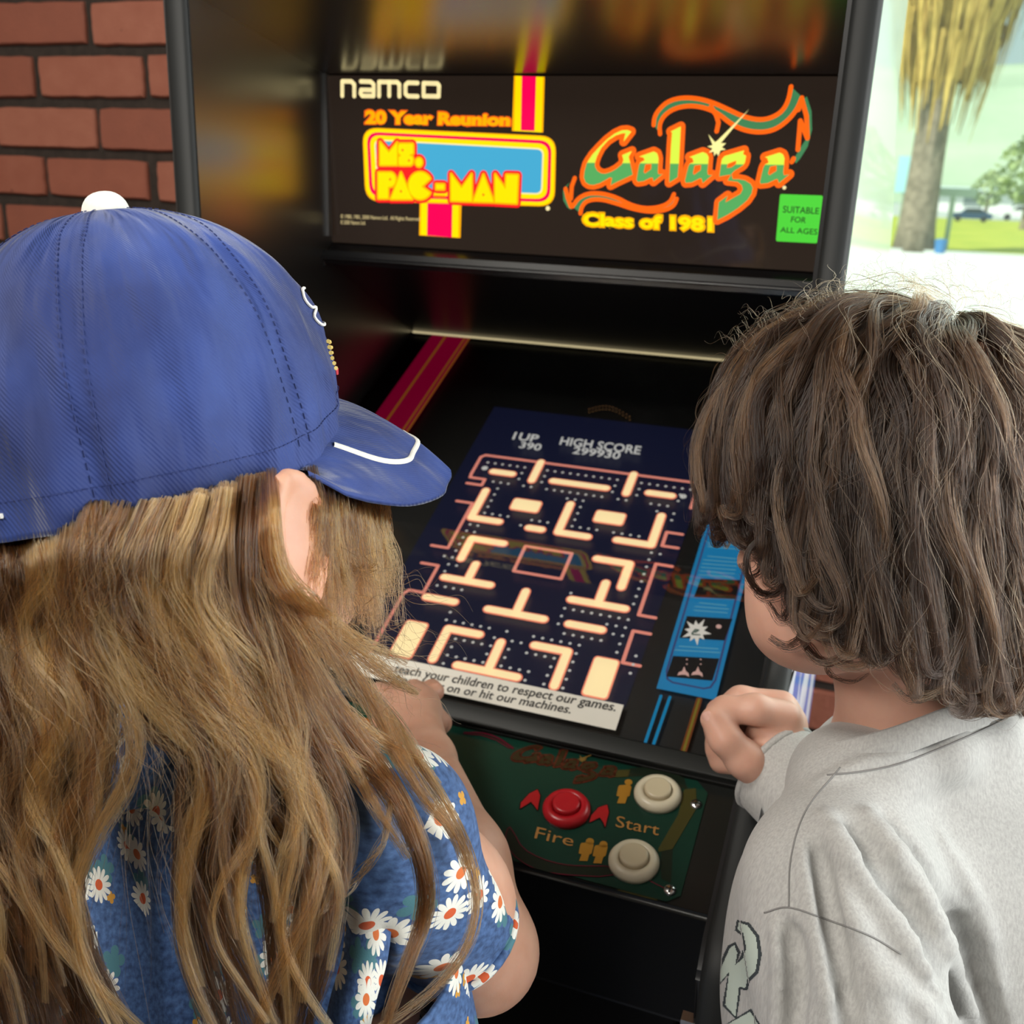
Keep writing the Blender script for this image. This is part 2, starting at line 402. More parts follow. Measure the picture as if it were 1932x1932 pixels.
zs0=tz(1740,215)[2]; zs1=tz(1740,-260)[2]
tt=tz(1768,210); r_t=(tz(1790,250)[0]-tz(1735,250)[0])/2
r_b=(tz(1757,440)[0]-tz(1690,440)[0])/2
palm((tb[0],tb[1],GZ),zs1-GZ,r_b,r_t*.9,(zs0+2.2,zs1+2.5,r_t*3.6,tz(2050,60)[0]-tz(1790,60)[0],.6),'large palm tree with a hanging skirt of dry yellow fronds outside the window',lean=(tz(1800,0)[0]-tb[0],0))
# parked dark blue car and two white ones, far across the lawn
def car(px0,px1,py,body,lab,grp=None):
    a=G(px0,py); b=G(px1,py); root=empty('parked_car',((a[0]+b[0])/2,a[1],GZ),lab,'car',grp)
    L=b[0]-a[0]; x=a[0]; y=a[1]; k=L/4.3
    prof=[(0,.35),(.05,.75),(.5,.9),(1.1,.98),(1.6,1.45),(3.0,1.47),(3.7,1.02),(4.2,.95),(4.3,.6),(4.25,.35)]
    pr=[(x+p*k,GZ+q*k) for p,q in prof]; n=len(pr)
    V=[(p,y-.85*k,q) for p,q in pr]+[(p,y+.85*k,q) for p,q in pr]; F=[(i,(i+1)%n,n+(i+1)%n,n+i) for i in range(n)]
    for t in tessellate_polygon([[Vector((p,q,0)) for p,q in pr]]): F+=[tuple(t),(n+t[2],n+t[1],n+t[0])]
    mesh('car_body',V,F,body,root)
    wp=[(1.25,1.0),(1.68,1.38),(2.95,1.4),(3.5,1.02)]; yy=y-.86*k
    mesh('car_window',[(x+p*k,yy,GZ+q*k) for p,q in wp],[(0,1,2,3)],mat('car_glass',(.03,.04,.05),.1),root)
    for p in (.85,3.45): multi('wheel',[lathe([(.32*k,0),(.32*k,.2*k),(.2*k,.22*k)],(x+p*k,y-.9*k,GZ+.33*k),(0,1,0),16)],mat('tyre',(.02,.02,.02),.8),root)
car(1790,1856,417,mat('blue_car_paint',(.02,.06,.16),.3),'dark blue car parked beyond the lawn, seen through the window')
car(1880,1945,415,mat('white_car_paint',(.75,.78,.78),.3),'white car parked to the right of the dark blue car')
# low white building
bp=G(1850,402); k=bp[1]
bb=empty('building',(bp[0],bp[1],GZ),'long low white building with a flat roof far across the lawn','building')
WB=mat('white_stucco',(.8,.82,.8),.9)
x0=onp(1760,400,(0,k,0),(0,1,0))[0]; x1=onp(2050,400,(0,k,0),(0,1,0))[0]; zt=onp(1850,362,(0,k,0),(0,1,0))[2]
box('building_wall',x0,x1,k,k+15,GZ,zt,WB,bb); box('roof',x0-2,x1+2,k-2,k+17,zt,zt+.9,mat('pale_roof',(.62,.75,.74),.8),bb)
for i in range(5): box('window',x0+6+i*10,x0+10+i*10,k-.05,k,GZ+1.2,GZ+3.2,mat('dim_window',(.25,.3,.3),.3),bb)
# bin, pole and sign
bn=G(1772,478)
br=empty('trash_can',tuple(bn),'small blue trash can at the foot of the green pole outside','bin')
rbn=(onp(1784,478,(0,bn[1],0),(0,1,0))[0]-onp(1760,478,(0,bn[1],0),(0,1,0))[0])/2; hb=onp(1772,455,(0,bn[1],0),(0,1,0))[2]-GZ
BIN=mat('blue_bin',(.05,.22,.5),.5)
multi('bin_body',[lathe([(rbn*.85,0),(rbn,hb)],tuple(bn),(0,0,1),20)],BIN,br); multi('bin_lid',[lathe([(rbn*1.06,hb),(rbn*1.06,hb*1.08),(rbn*.5,hb*1.2)],tuple(bn),(0,0,1),20)],BIN,br)
pl=G(1782,474); ph=onp(1785,366,(0,pl[1],0),(0,1,0))[2]-GZ
pr_=empty('sign_post',tuple(pl),'pale green post with a wide flat top plate on the lawn','post')
PG=mat('pale_green_paint',(.42,.55,.42),.6)
multi('post',[tube([tuple(pl),(pl[0],pl[1],GZ+ph)],.11,10)],PG,pr_); box('top_plate',pl[0]-1.0,pl[0]+.9,pl[1]-.1,pl[1]+.1,GZ+ph-.1,GZ+ph+.25,PG,pr_)
sg=G(1700,470); s0=onp(1697,294,(0,sg[1],0),(0,1,0)); s1=onp(1722,364,(0,sg[1],0),(0,1,0))
sr=empty('street_sign',(float(s0[0]),float(sg[1]),GZ),'pale cyan panel sign left of the palm trunk','sign')
box('sign_panel',s0[0],s1[0],sg[1],sg[1]+.06,s1[2],s0[2],mat('pale_cyan_sign',(.42,.8,.85),.5),sr)
multi('post',[tube([((s0[0]+s1[0])/2,sg[1]+.1,GZ),((s0[0]+s1[0])/2,sg[1]+.1,s0[2])],.05,8)],PG,sr)
# distant leafy trees
LEAF=noisecol(mat('distant_foliage',rough=1),(.26,.36,.16),(.42,.52,.26),.5)
def tree(px,py,D,hpx,lab):
    b=onp(px,py,(0,D,0),(0,1,0)); H=onp(px,py-hpx,(0,D,0),(0,1,0))[2]-GZ; root=empty('leafy_tree',(b[0],D,GZ),lab,'tree','leafy trees at the foot of the hill')
    multi('trunk',[tube([(b[0],D,GZ),(b[0]+.1,D,GZ+H*.5)],[.3,.18],8)],BARK,root)
    rr=random.Random(px); parts=[]
    for i in range(420):
        t=rr.random(); a=rr.uniform(0,6.28); r=H*.36*math.sin(math.pi*(.15+.8*t))*rr.random()**.4
        c=Vector((b[0]+r*math.cos(a),D+r*math.sin(a),GZ+H*(.28+.7*t))); s=H*.045
        q=Vector((rr.uniform(-1,1),rr.uniform(-1,1),rr.uniform(-1,1))).normalized(); u=q.orthogonal().normalized()*s; v=q.cross(u)
        parts.append(([c+u,c+v,c-u,c-v],[(0,1,2,3)]))
    multi('crown',parts,LEAF,root)
tree(1932,415,100,175,'leafy green tree at the right edge of the window view')
tree(1860,395,160,75,'small hazy tree in front of the white building')
# ================================================================ ARCADE CABINET
cab=empty('arcade_cabinet',(0,0,-.02),'black upright arcade cabinet with a lit red, yellow and green marquee and green control panel','arcade machine')
XL,XLo,XR,XRo=-.3225,-.349,.311,.334
YF=-.262
prof=[(YF,2.02),(YF,1.115),(-.30,1.09),(-.545,1.005),(-.56,.985),(-.56,.90),(-.43,.86),(-.43,-.02),(.36,-.02),(.36,1.50),(.10,2.02)]
SIDEART=mat('side_panel_laminate',(.62,.68,.58),.28,coat=.5)
pv,pf=prism(prof,XLo,XL); bevel(mesh('side_panel',pv,pf,SIDEB,cab),.004,3)
# right panel : black core, its outer skin is a pale printed laminate bowed slightly outwards at the back
pv,pf=prism(prof,XR,XRo-.003); bevel(mesh('side_panel',pv,pf,BLACKM,cab),.004,3)
def xo(y,z):
    t=max(0,(y-YF)/(.36-YF)); b=max(0,min(1,(1.72-z)/.25))
    return XRo+ t*(.011+.018*b*b*(3-2*b)*max(0,min(1,(z-1.0)/.25)))
V=[];F=[];ny,nz=16,28
def yback(z): return .36 if z<1.5 else .36-.26*(z-1.5)/.52
def yfront(z): return YF+.002 if z>1.1 else -.50
zs=list(np.linspace(.02,1.09,10))+list(np.linspace(1.101,2.0,18))
for z in zs:
    for j in range(ny):
        y=yfront(z)+(yback(z)-.004-yfront(z))*j/(ny-1); V.append((xo(y,z),y,z))
for i in range(len(zs)-1):
    for j in range(ny-1):
        if abs(zs[i]-1.09)<1e-6: continue
        F.append((i*ny+j,i*ny+j+1,(i+1)*ny+j+1,(i+1)*ny+j))
# printed art of the side panel: blue strokes and an orange-red patch on the lower half
def _sideart(m):
    g=node(m,'ShaderNodeNewGeometry'); sp=node(m,'ShaderNodeSeparateXYZ'); link(m,g.outputs['Position'],sp.inputs[0])
    wv=node(m,'ShaderNodeTexNoise'); mp=node(m,'ShaderNodeMapping'); mp.inputs['Scale'].default_value=(1,7,3.2); mp.inputs['Rotation'].default_value=(.35,0,0)
    link(m,g.outputs['Position'],mp.inputs[0]); link(m,mp.outputs[0],wv.inputs[0]); wv.inputs['Scale'].default_value=1.6
    r=node(m,'ShaderNodeValToRGB'); r.color_ramp.elements[0].position=.46; r.color_ramp.elements[1].position=.50
    r.color_ramp.elements[0].color=(.10,.22,.62,1); r.color_ramp.elements[1].color=(.80,.86,.95,1); link(m,wv.outputs['Fac'],r.inputs[0])
    zr=node(m,'ShaderNodeMath',operation='LESS_THAN'); zr.inputs[1].default_value=1.2; link(m,sp.outputs[2],zr.inputs[0])
    mx=node(m,'ShaderNodeMix',data_type='RGBA'); link(m,zr.outputs[0],mx.inputs[0]); mx.inputs[6].default_value=(.40,.50,.36,1); link(m,r.outputs[0],mx.inputs[7])  # upper grey-green: greenish outdoor light painted into the whitish panel's colour
    # orange-red patch
    vd=node(m,'ShaderNodeVectorMath',operation='DISTANCE'); mp2=node(m,'ShaderNodeMapping'); mp2.inputs['Scale'].default_value=(0,.5,1.6); link(m,g.outputs['Position'],mp2.inputs[0]); link(m,mp2.outputs[0],vd.inputs[0]); vd.inputs[1].default_value=(0,.08,1.6*1.02)
    lt=node(m,'ShaderNodeMath',operation='LESS_THAN'); lt.inputs[1].default_value=.045; link(m,vd.outputs['Value'],lt.inputs[0])
    m2=node(m,'ShaderNodeMix',data_type='RGBA'); link(m,lt.outputs[0],m2.inputs[0]); link(m,mx.outputs[2],m2.inputs[6]); m2.inputs[7].default_value=(.8,.09,.03,1)
    link(m,m2.outputs[2],bsdf(m).inputs['Base Color'])
_sideart(SIDEART)
mesh('side_artwork',V,F,SIDEART,cab,smooth=True)
# edge moulding on both front edges
for xa,xb in ((XLo,XL),(XR,XRo)):
    p=[(YF,2.02),(YF,1.118),(-.302,1.092),(-.548,1.008),(-.563,.985),(-.563,.90)]
    xm=(xa+xb)/2; hw=(xb-xa)/2-.001
    pts=[(xm,y,z) for y,z in p]; V=[];F=[]
    for i,(y,z) in enumerate(p):
        a=np.array(p[max(i-1,0)]);b=np.array(p[min(i+1,len(p)-1)]); t=(b-a)/np.linalg.norm(b-a); n=np.array([t[1],-t[0]]); 
        if n[0]>0 and n[1]<0: n=-n
        n=n if (n[0]<0 or n[1]>0) else -n
        for s,o in ((-1,0),(-.93,.0035),(-.6,.006),(0,.007),(.6,.006),(.93,.0035),(1,0)):
            V.append((xm+s*(hw+.0015),y+n[0]*o,z+n[1]*o))
    for i in range(len(p)-1):
        for j in range(6): F.append((i*7+j,i*7+j+1,(i+1)*7+j+1,(i+1)*7+j))
    mesh('edge_moulding',V,F,mat('edge_moulding',(.013,.014,.014),.55,spec=.3),cab,smooth=True)
# hood, marquee, speaker panel, glass
def slab(name,a,b,thick,m,x0=XL,x1=XR,bev=0,parent=cab):
    """flat board spanning the inside width between profile points a and b (y,z), thick to the hidden side (right of a->b)"""
    a=np.array(a);b=np.array(b);d=(b-a)/np.linalg.norm(b-a); n=np.array([d[1],-d[0]])*thick
    v,f=prism([tuple(a),tuple(b),tuple(b+n),tuple(a+n)],x0,x1); o=mesh(name,v,f,m,parent); return bevel(o,bev) if bev else o
slab('hood_underside',(0.0,1.6635),(YF+.01,1.710),.02,HOODM)
slab('hood_front',(YF+.01,1.710),(YF+.01,2.0),.02,BLACK)
slab('hood_top',(YF,2.0),(.10,2.0),.02,BLACK)
slab('back_panel',(.10,2.0),(.345,1.5),-.015,BLACKM); slab('back_panel',(.345,1.5),(.345,0),-.015,BLACKM)
MT=(0.0,1.662); MB=(.0103,1.4618)
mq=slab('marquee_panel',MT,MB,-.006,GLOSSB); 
slab('marquee_ledge',(.0105,1.4615),(-.016,1.4435),-.012,BLACK,bev=.003)
slab('marquee_ledge',(-.016,1.4435),(.004,1.436),-.01,BLACK)
GT=(.2536,1.318); TL=math.radians(64.7524)
SPK=slab('speaker_panel',(.004,1.436),GT,-.012,mat('speaker_panel_black',(.008,.008,.009),.33))
multi('corner_strip',[boxv(XL,XL+.004,-.004,.004,1.47,1.664)],ALU,cab)
mp_=Plane((0,)+MT,(0,-(MT[1]-MB[1]),-(MB[0]-MT[0])))
gp=Plane((0,)+GT,(0,-math.cos(TL),math.sin(TL)))
# lit gap between speaker panel and glass (marquee lamp light leaking through)
LEAK=mat('lamp_gap',(.02,.02,.02),.4,emit=srgb(232,214,165),estr=.72)
A=Art(gp,.0006); A.stroke([(-.318,-.0015),(.297,-.0015)],.0075); A.obj('lamp_gap',LEAK,cab)
# ---- monitor under the glass
def gpt(s): return (GT[0]-math.sin(TL)*s,GT[1]-math.cos(TL)*s)
g_end=gpt(.676)
SCREEN=mat('screen_dark_navy',(.004,.005,.012),.35,emit=(.0035,.0045,.016),estr=1)
bezel=slab('monitor_bezel',(GT[0]+.002,GT[1]-.007),(g_end[0]+.002,g_end[1]-.007),-.02,mat('bezel_black',(.007,.007,.006),.5))
sp_=Plane((0,GT[0]+.002,GT[1]-.0068),gp.n)
# glass sheet over everything, with printed borders
GL2=bpy.data.materials.new('monitor_glass'); GL2.use_nodes=True; thinglass(GL2,(1,1,1),1.75)
mesh('monitor_glass',[(XL,GT[0],GT[1]),(XR,GT[0],GT[1]),(XR,g_end[0],g_end[1]),(XL,g_end[0],g_end[1])],[(3,2,1,0)],GL2,cab)
scr=Art(sp_,.0006)
scr.poly([sp_.px(933,768),sp_.px(1360,818),sp_.px(1180,1335),sp_.px(660,1245)])
monitor=scr.obj('monitor',SCREEN,cab)
# generic maze picture
c0=gp.px(908,850); mw=.2885; 
cwx=mw/28; cwy=.0118
def mz(c,r): return np.array([-.1055+c*cwx, c0[1]-r*cwy])
def vis(r): return True
CREAM=glow('screen_cream',(250,226,170),.92); PINK=glow('screen_salmon',(244,140,110),.85); PINK2=glow('screen_pink_line',(226,140,122),.8); DOT=glow('screen_dot',(196,196,190),.75)
bars=[[(2.6,2.6),(5.2,2.6)],[(8,-.0),(8,3.2)],[(10.6,2.8),(17.4,2.8)],[(20,0),(20,3.2)],[(22.6,2.6),(25.4,2.6)],
 [(3,5.8),(3,10.2),(6.6,10.2)],[(14,6),(14,10.4),(17.6,10.4)],[(10.4,10.4),(12,10.4)],[(25,5.8),(25,10.2),(21,10.2)],
 [(4.4,13.2),(8.4,13.2)],[(4.4,13.2),(4.4,16.2)],[(19.6,13.2),(23.4,13.2),(23.4,16.4)],
 [(3.6,19),(9.2,19)],[(6.4,19),(6.4,16.6)],[(18.6,19),(24.6,19)],[(21.6,19),(21.6,16.2)],
 [(2.8,21.9),(6.2,21.9)],[(10.2,22),(16.6,22)],[(13.4,22),(13.4,19)],[(19.4,22),(23,22)],
 [(7,29),(7,25.2),(10.6,25.2)],[(9.8,29.1),(16.4,29.1)],[(13.2,29.1),(13.2,25.6)],[(16.8,25.2),(20.4,25.2),(20.4,29.2)]]
rects=[(6.9,6.2,10.7,8.2),(17.3,6.2,21.1,8.2),(2,25,4.8,29.6),(23.2,25,26,29.6)]
Ab=Art(sp_,.0014); Af=Art(sp_,.0020)
for b in bars:
    pl_=[mz(*q) for q in b]; Ab.stroke(pl_,.0123); Af.stroke(pl_,.0088)
def rrect(a,b,c,d,r,pl=mz):
    o=[]
    for (x,y),a0 in (((c-r,b+r),-90),((c-r,d-r),0),((a+r,d-r),90),((a+r,b+r),180)):
        for k in range(5):
            t=math.radians(a0+k*22.5); o.append(pl(x+r*math.cos(t),y+r*math.sin(t)))
    return o
for q in rects:
    Ab.poly(rrect(q[0],q[1],q[2],q[3],.45)); Af.poly(rrect(q[0]+.17,q[1]+.17,q[2]-.17,q[3]-.17,.32))
Ab.obj('maze_block_outline',PINK,monitor,sep=True); Af.obj('maze_block',CREAM,monitor,sep=True)
Al=Art(sp_,.0010)
def out(l,closed=False): Al.stroke([mz(*q) for q in l],.0042,closed=closed)
out([(.1,5.0),(2.1,5.0),(2.1,4.0),(.1,4.0),(-.0,3.4),(0,.4),(.5,0),(27.4,0),(28,.4),(28,4)])
out([(.1,8),(2.2,8),(2.2,15),(.1,15)]); out([(.1,17.6),(2.2,17.6),(2.2,21.4),(.4,21.4),(0,22),(0,31)])
out([(28,8),(26.2,8),(26.2,10),(28,10)]); out([(28,12.6),(26.2,12.6),(26.2,19.4),(28,19.4)]); out([(28,21.4),(26.2,21.4),(26.2,25.2),(28,25.2)])
out([(11,13),(16.6,13),(16.6,16.6),(11,16.6)],True)
Al.obj('maze_border',PINK2,monitor,sep=True)
# pellets in the corridors
def segd(p,a,b):
    p,a,b=map(np.array,(p,a,b)); d=b-a; t=np.clip(((p-a)@d)/max(d@d,1e-9),0,1); return np.linalg.norm(p-a-d*t)
Ad=Art(sp_,.0012)
segs=[(b[i],b[i+1]) for b in bars for i in range(len(b)-1)]+[((11,13),(16.6,13)),((16.6,13),(16.6,16.6)),((11,13),(11,16.6)),((11,16.6),(16.6,16.6)),((2.2,8),(2.2,15)),((26.2,8),(26.2,10)),((26.2,12.6),(26.2,19.4)),((26.2,21.4),(26.2,25.2)),((2.2,17.6),(2.2,21.4)),((0,0),(28,0)),((0,4),(2.1,4)),((0,5),(2.1,5))]
for r in np.arange(1.2,30.5,1.0):
    for c in np.arange(1.3,27.4,1.0):
        if 11.2<r<17.8 and 5.2<c<24.5: continue
        if 17<r<23.5 and 6.5<c<18.2: continue
        if 23<r and 1<c<6.2: continue
        d=min(segd((c,r),a,b) for a,b in segs)
        if any(q[0]-.75<c<q[2]+.75 and q[1]-.75<r<q[3]+.75 for q in rects): continue
        if (c<1.9 or c>26.4) and (5<r<24): continue
        if .82<d<1.62: Ad.disc(mz(c,r),.00185,8)
for c,r in ((1.3,2.2),(26.7,2.4)): Ad.disc(mz(c,r),.0042,14)
Ad.obj('maze_dot',DOT,monitor,kind='stuff')
TXT=glow('screen_text',(205,205,200),.7)
T=Art(sp_,.0010)
T.text('1UP',[(972,816),(1019,822),(1013,836),(966,830)],.02); T.text('390',[(984,834),(1024,839),(1019,852),(978,846)],.02)
T.obj('score_lettering',TXT,monitor); T=Art(sp_,.0010)
T.text('HIGH SCORE',[(1060,825),(1211,843),(1207,859),(1055,840)],.02); T.text('299930',[(1084,844),(1173,854),(1168,868),(1079,857)],.02)
T.obj('score_lettering',TXT,monitor)
# ---- prints on the glass border (left stripe, right instruction card, notice label)
mg=bpy.data.objects['monitor_glass']
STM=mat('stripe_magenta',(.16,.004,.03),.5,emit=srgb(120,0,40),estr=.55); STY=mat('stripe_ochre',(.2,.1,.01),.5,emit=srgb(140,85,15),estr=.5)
gl_=Plane((0,GT[0]+.0005,GT[1]-.0012),gp.n)
u0,u1=gl_.px(815,632)[0],gl_.px(886,641)[0]; 
S=Art(gl_,0); S.poly([(u0,-.003),(u1,-.003),(u1,-.66),(u0,-.66)]); S.obj('border_stripe',STM,mg)
S=Art(gl_,.0003)
for f in (.36,.86,.97): S.stroke([(u0+(u1-u0)*f,-.003),(u0+(u1-u0)*f,-.66)],.0034 if f<.5 else .0028)
S.obj('border_stripe_line',STY,mg,sep=True)
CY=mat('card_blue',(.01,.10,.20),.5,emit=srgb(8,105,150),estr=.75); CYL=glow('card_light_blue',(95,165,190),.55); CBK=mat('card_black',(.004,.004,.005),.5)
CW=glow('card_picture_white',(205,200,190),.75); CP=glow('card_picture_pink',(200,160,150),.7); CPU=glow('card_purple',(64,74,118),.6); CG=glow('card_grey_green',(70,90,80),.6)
C=Art(gl_,0); q=[gl_.px(1240,1303),gl_.px(1350,1316)]; ux0,ux1=.207,.2665; vb=gl_.px(1295,1310)[1]; vt=-.20
C.poly([(ux0,vt),(ux1,vt),(ux1,vb),(ux0,vb)]); card=C.obj('instruction_card',CY,cab)
C=Art(gl_,.0004); C.stroke([(ux0+.005,vt-.004),(ux0+.005,vb+.024),(ux0+.008,vb+.014),(ux0+.014,vb+.011),(ux1-.014,vb+.011),(ux1-.008,vb+.014),(ux1-.005,vb+.024),(ux1-.005,vt-.004)],.0022); C.obj('border_line',CPU,card)
C=Art(gl_,.0005)
wins=[[(1322,1092),(1397,1095),(1388,1131),(1309,1127)],[(1296,1163),(1382,1168),(1367,1209),(1282,1204)],[(1270,1238),(1357,1243),(1344,1285),(1257,1277)]]
for wq in wins: C.ppx(wq)
C.obj('picture_window',CBK,card,sep=True)
C=Art(gl_,.0008)
def burst(cx,cy,R,r,n,pl):
    c=pl.px(cx,cy); e=pl.px(cx+20,cy)-c; k=np.linalg.norm(e)/20; o=[]
    for i in range(2*n):
        a=math.pi*i/n; q=R*k*(1 if i%4==0 else .8) if i%2==0 else r*k; o.append(c+np.array([q*math.cos(a),q*1.25*math.sin(a)]))
    return o
C.poly(burst(1314,1192,29,14,10,gl_)); C.obj('picture_burst',CW,card)
C=Art(gl_,.0010); C.spx([(1306,1196),(1312,1189),(1318,1190),(1312,1194)],.002); C.spx([(1306,1198),(1320,1199)],.0018); C.obj('picture_mark',CG,card,sep=True)
C=Art(gl_,.0008)
for cx in (1290,1316): C.ppx([(cx-12,1275),(cx-9,1269),(cx-3,1267),(cx+1,1258),(cx+4,1267),(cx+9,1271),(cx+10,1278),(cx+3,1274),(cx-5,1274)])
for cx in (1296,1322):
    for dy in (0,9): C.disc(gl_.px(cx,1245+dy),.0009,8)
C.disc(gl_.px(1356,1183),.003,10); C.obj('picture_shape',CP,card,sep=True)
C=Art(gl_,.0006)
for y0,n,xa,xb in ((1018,3,1340,1398),(1050,6,1330,1394),(1138,3,1314,1376),(1220,2,1276,1360)):
    for i in range(n): 
        yy=y0+i*7; sh=-i*2.2; C.spx([(xa+sh+ (6 if i==0 else 0),yy),(xb+sh-(6 if i==0 else 0),yy+5)],.0016)
C.obj('small_print_line',CYL,card,sep=True)
C=Art(gl_,0); 
for a,b in (((1247,1313),(1217,1402)),((1264,1315),(1233,1404))): C.spx([a,b],.0030)
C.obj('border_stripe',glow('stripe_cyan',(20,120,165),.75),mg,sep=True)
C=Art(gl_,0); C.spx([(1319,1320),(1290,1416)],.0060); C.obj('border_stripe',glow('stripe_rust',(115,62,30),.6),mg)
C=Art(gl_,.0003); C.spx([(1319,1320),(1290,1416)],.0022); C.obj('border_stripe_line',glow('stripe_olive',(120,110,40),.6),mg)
# arc of brown dots above the screen: a reflection painted on as glowing marks
C=Art(gl_,0)
for i in range(13):
    t=i/12; 
    for k in (0,6): C.disc(gl_.px(1112+76*t,772+k-12*math.sin(math.pi*t)+14*t),.0011,7)
C.obj('reflected_dot',mat('brown_reflection',(.22,.12,.05),.5,emit=srgb(120,85,50),estr=.5),mg)
# white notice label stuck on the glass
lv0=gp.px(1177,1331)[1]; lv1=gp.px(1161,1379)[1]; lu1=gp.px(1177,1331)[0]
N=Art(gp,.0008); N.poly([(-.135,lv0),(lu1,lv0),(lu1,lv1),(-.135,lv1)]); 
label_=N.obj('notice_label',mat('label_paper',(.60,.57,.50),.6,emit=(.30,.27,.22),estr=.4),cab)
N=Art(gp,.0012); INK=mat('black_ink',(.012,.012,.012),.6)
N.text('teach your children to respect our games.',[(747,1254),(1164,1327),(1160,1349),(743,1275)],.013,.25)
N.text('them hang on or hit our machines.',[(741,1272),(1079,1332),(1075,1353),(737,1292)],.013,.25)
N.obj('notice_lettering',INK,label_)
# ---- control panel
CT=(-.352,1.020); CTL=math.radians(15)
cp=Plane((0,)+CT,(0,-math.sin(CTL),math.cos(CTL)))
ce=(CT[0]-.145*math.cos(CTL),CT[1]-.145*math.sin(CTL))
CPM=mat('control_panel_black',(.010,.011,.010),.35)
slab('glass_retainer',g_end,(CT[0],CT[1]),-.02,CPM,bev=.002)
cpo=slab('control_panel',CT,ce,-.02,CPM,bev=.004)
slab('panel_apron',(ce[0],ce[1]),(ce[0]+.004,ce[1]-.115),-.02,mat('apron_black',(.005,.005,.005),.5,spec=.25),bev=.003)
slab('coin_door',(-.42,.86),(-.42,.30),-.02,mat('coin_door_black',(.005,.005,.005),.5,spec=.25),x0=-.3,x1=.28,bev=.004)
slab('apron_underside',(ce[0]+.004,ce[1]-.115),(-.43,.855),-.015,BLACKM)
OV=noisecol(mat('green_panel_overlay',rough=.28),(.004,.034,.022),(.006,.042,.026),8)
rt=cp.px(1340,1468); rb=cp.px(1289,1706)
O=Art(cp,.0012); xr=.279
pl4=[( -.31,-.004),(xr-.012,-.004),(xr,-.016),(xr,-.132),(xr-.010,-.141),(-.31,-.141)]
O.poly(pl4); over=O.obj('panel_overlay',OV,cpo)
z5=lambda l: zc((800,1340),600/1932,l)
DKO=mat('overlay_dark_olive',(.010,.018,.010),.3); OLV=mat('overlay_olive',(.055,.050,.012),.3); MAG=mat('overlay_magenta',(.14,.006,.025),.3); GOLD=mat('overlay_gold',(.40,.19,.02),.35); RED=mat('overlay_red',(.42,.012,.015),.3); BKL=mat('overlay_black',(.006,.006,.006),.3); BRN=mat('overlay_red_brown',(.10,.022,.010),.3); TAN=mat('overlay_tan',(.42,.20,.05),.4)
O=Art(cp,.0016); cres=[(515,708),(490,790),(530,880),(640,960),(770,1003),(1160,1025),(1160,955),(940,955),(830,945),(710,910),(600,850),(545,750)]
O.ppx(smoothpoly(z5(cres),1)); O.ppx(z5([(1250,360),(1440,345),(1580,420),(1600,490),(1540,470),(1440,405),(1240,410)])); O.ppx(z5([(1440,870),(1510,850),(1500,1060),(1440,1030)])); O.ppx(smoothpoly(z5([(245,140),(350,138),(450,165),(560,235),(520,240),(440,185),(350,155),(250,155)]),1)); O.obj('overlay_swoosh',DKO,cpo,sep=True)
O=Art(cp,.0020)
O.stroke([cp.px(*q) for q in smoothpoly(z5(cres),1)],.0009,closed=True); O.spx(smoothpoly(z5([(245,145),(350,143),(450,172),(540,240)]),2,False),.0018); O.spx(z5([(245,152),(350,160),(440,190),(520,240)]),.0009); O.spx(z5([(1350,1035),(1480,1100)]),.0009); O.obj('overlay_outline',MAG,cpo,sep=True)
O=Art(cp,.0018); O.ppx(z5([(1580,490),(1650,482),(1657,600),(1510,850),(1425,870),(1422,850),(1545,640)])); O.ppx(z5([(1175,372),(1252,368),(1240,412),(1160,416)])); O.obj('overlay_bar',OLV,cpo,sep=True)
def man(x,y,s):
    return z5([(x-.30*s,y+.10*s),(x+.36*s,y+.04*s),(x+.50*s,y+.22*s),(x+.36*s,y+.80*s),(x+.22*s,y+.86*s),(x+.08*s,y+1.30*s),(x-.46*s,y+1.28*s),(x-.30*s,y+.84*s),(x-.50*s,y+.80*s),(x-.38*s,y+.20*s)])
O=Art(cp,.0018)
for x,y,hx,hy in ((1215,455,1242,445),(985,805,1008,805),(1070,820,1090,823)):
    O.ppx(man(x,y,92)); O.disc(cp.px(*z5([(hx,hy)])[0]),.0036,16)
O.obj('player_icon',GOLD,cpo,sep=True)
ar1=[(585,605),(590,570),(640,515),(690,490),(706,525),(690,615),(672,590),(650,565)]; ar2=[(1005,690),(1015,650),(1060,600),(1112,583),(1123,625),(1100,718),(1090,690),(1068,660)]
O=Art(cp,.0016); 
for a in (ar1,ar2): O.stroke([cp.px(*q) for q in z5(a)],.0022,closed=True)
O.obj('arrow_outline',BKL,cpo,sep=True)
O=Art(cp,.0020); O.ppx(z5(ar1)); O.ppx(z5(ar2)); O.obj('arrow_mark',RED,cpo,sep=True)
O=Art(cp,.0018); O.text('Start',z5([(1172,648),(1436,702),(1424,770),(1162,716)]),.0); O.text('Fire',z5([(688,716),(918,772),(902,836),(670,786)]),.0); O.obj('panel_lettering',TAN,cpo)
O=Art(cp,.0018); O.spx(z5([(1182,1102),(1290,1128)]),.0016); O.spx(z5([(1300,1132),(1412,1160)]),.0016); O.obj('small_print_line',OLV,cpo,sep=True)
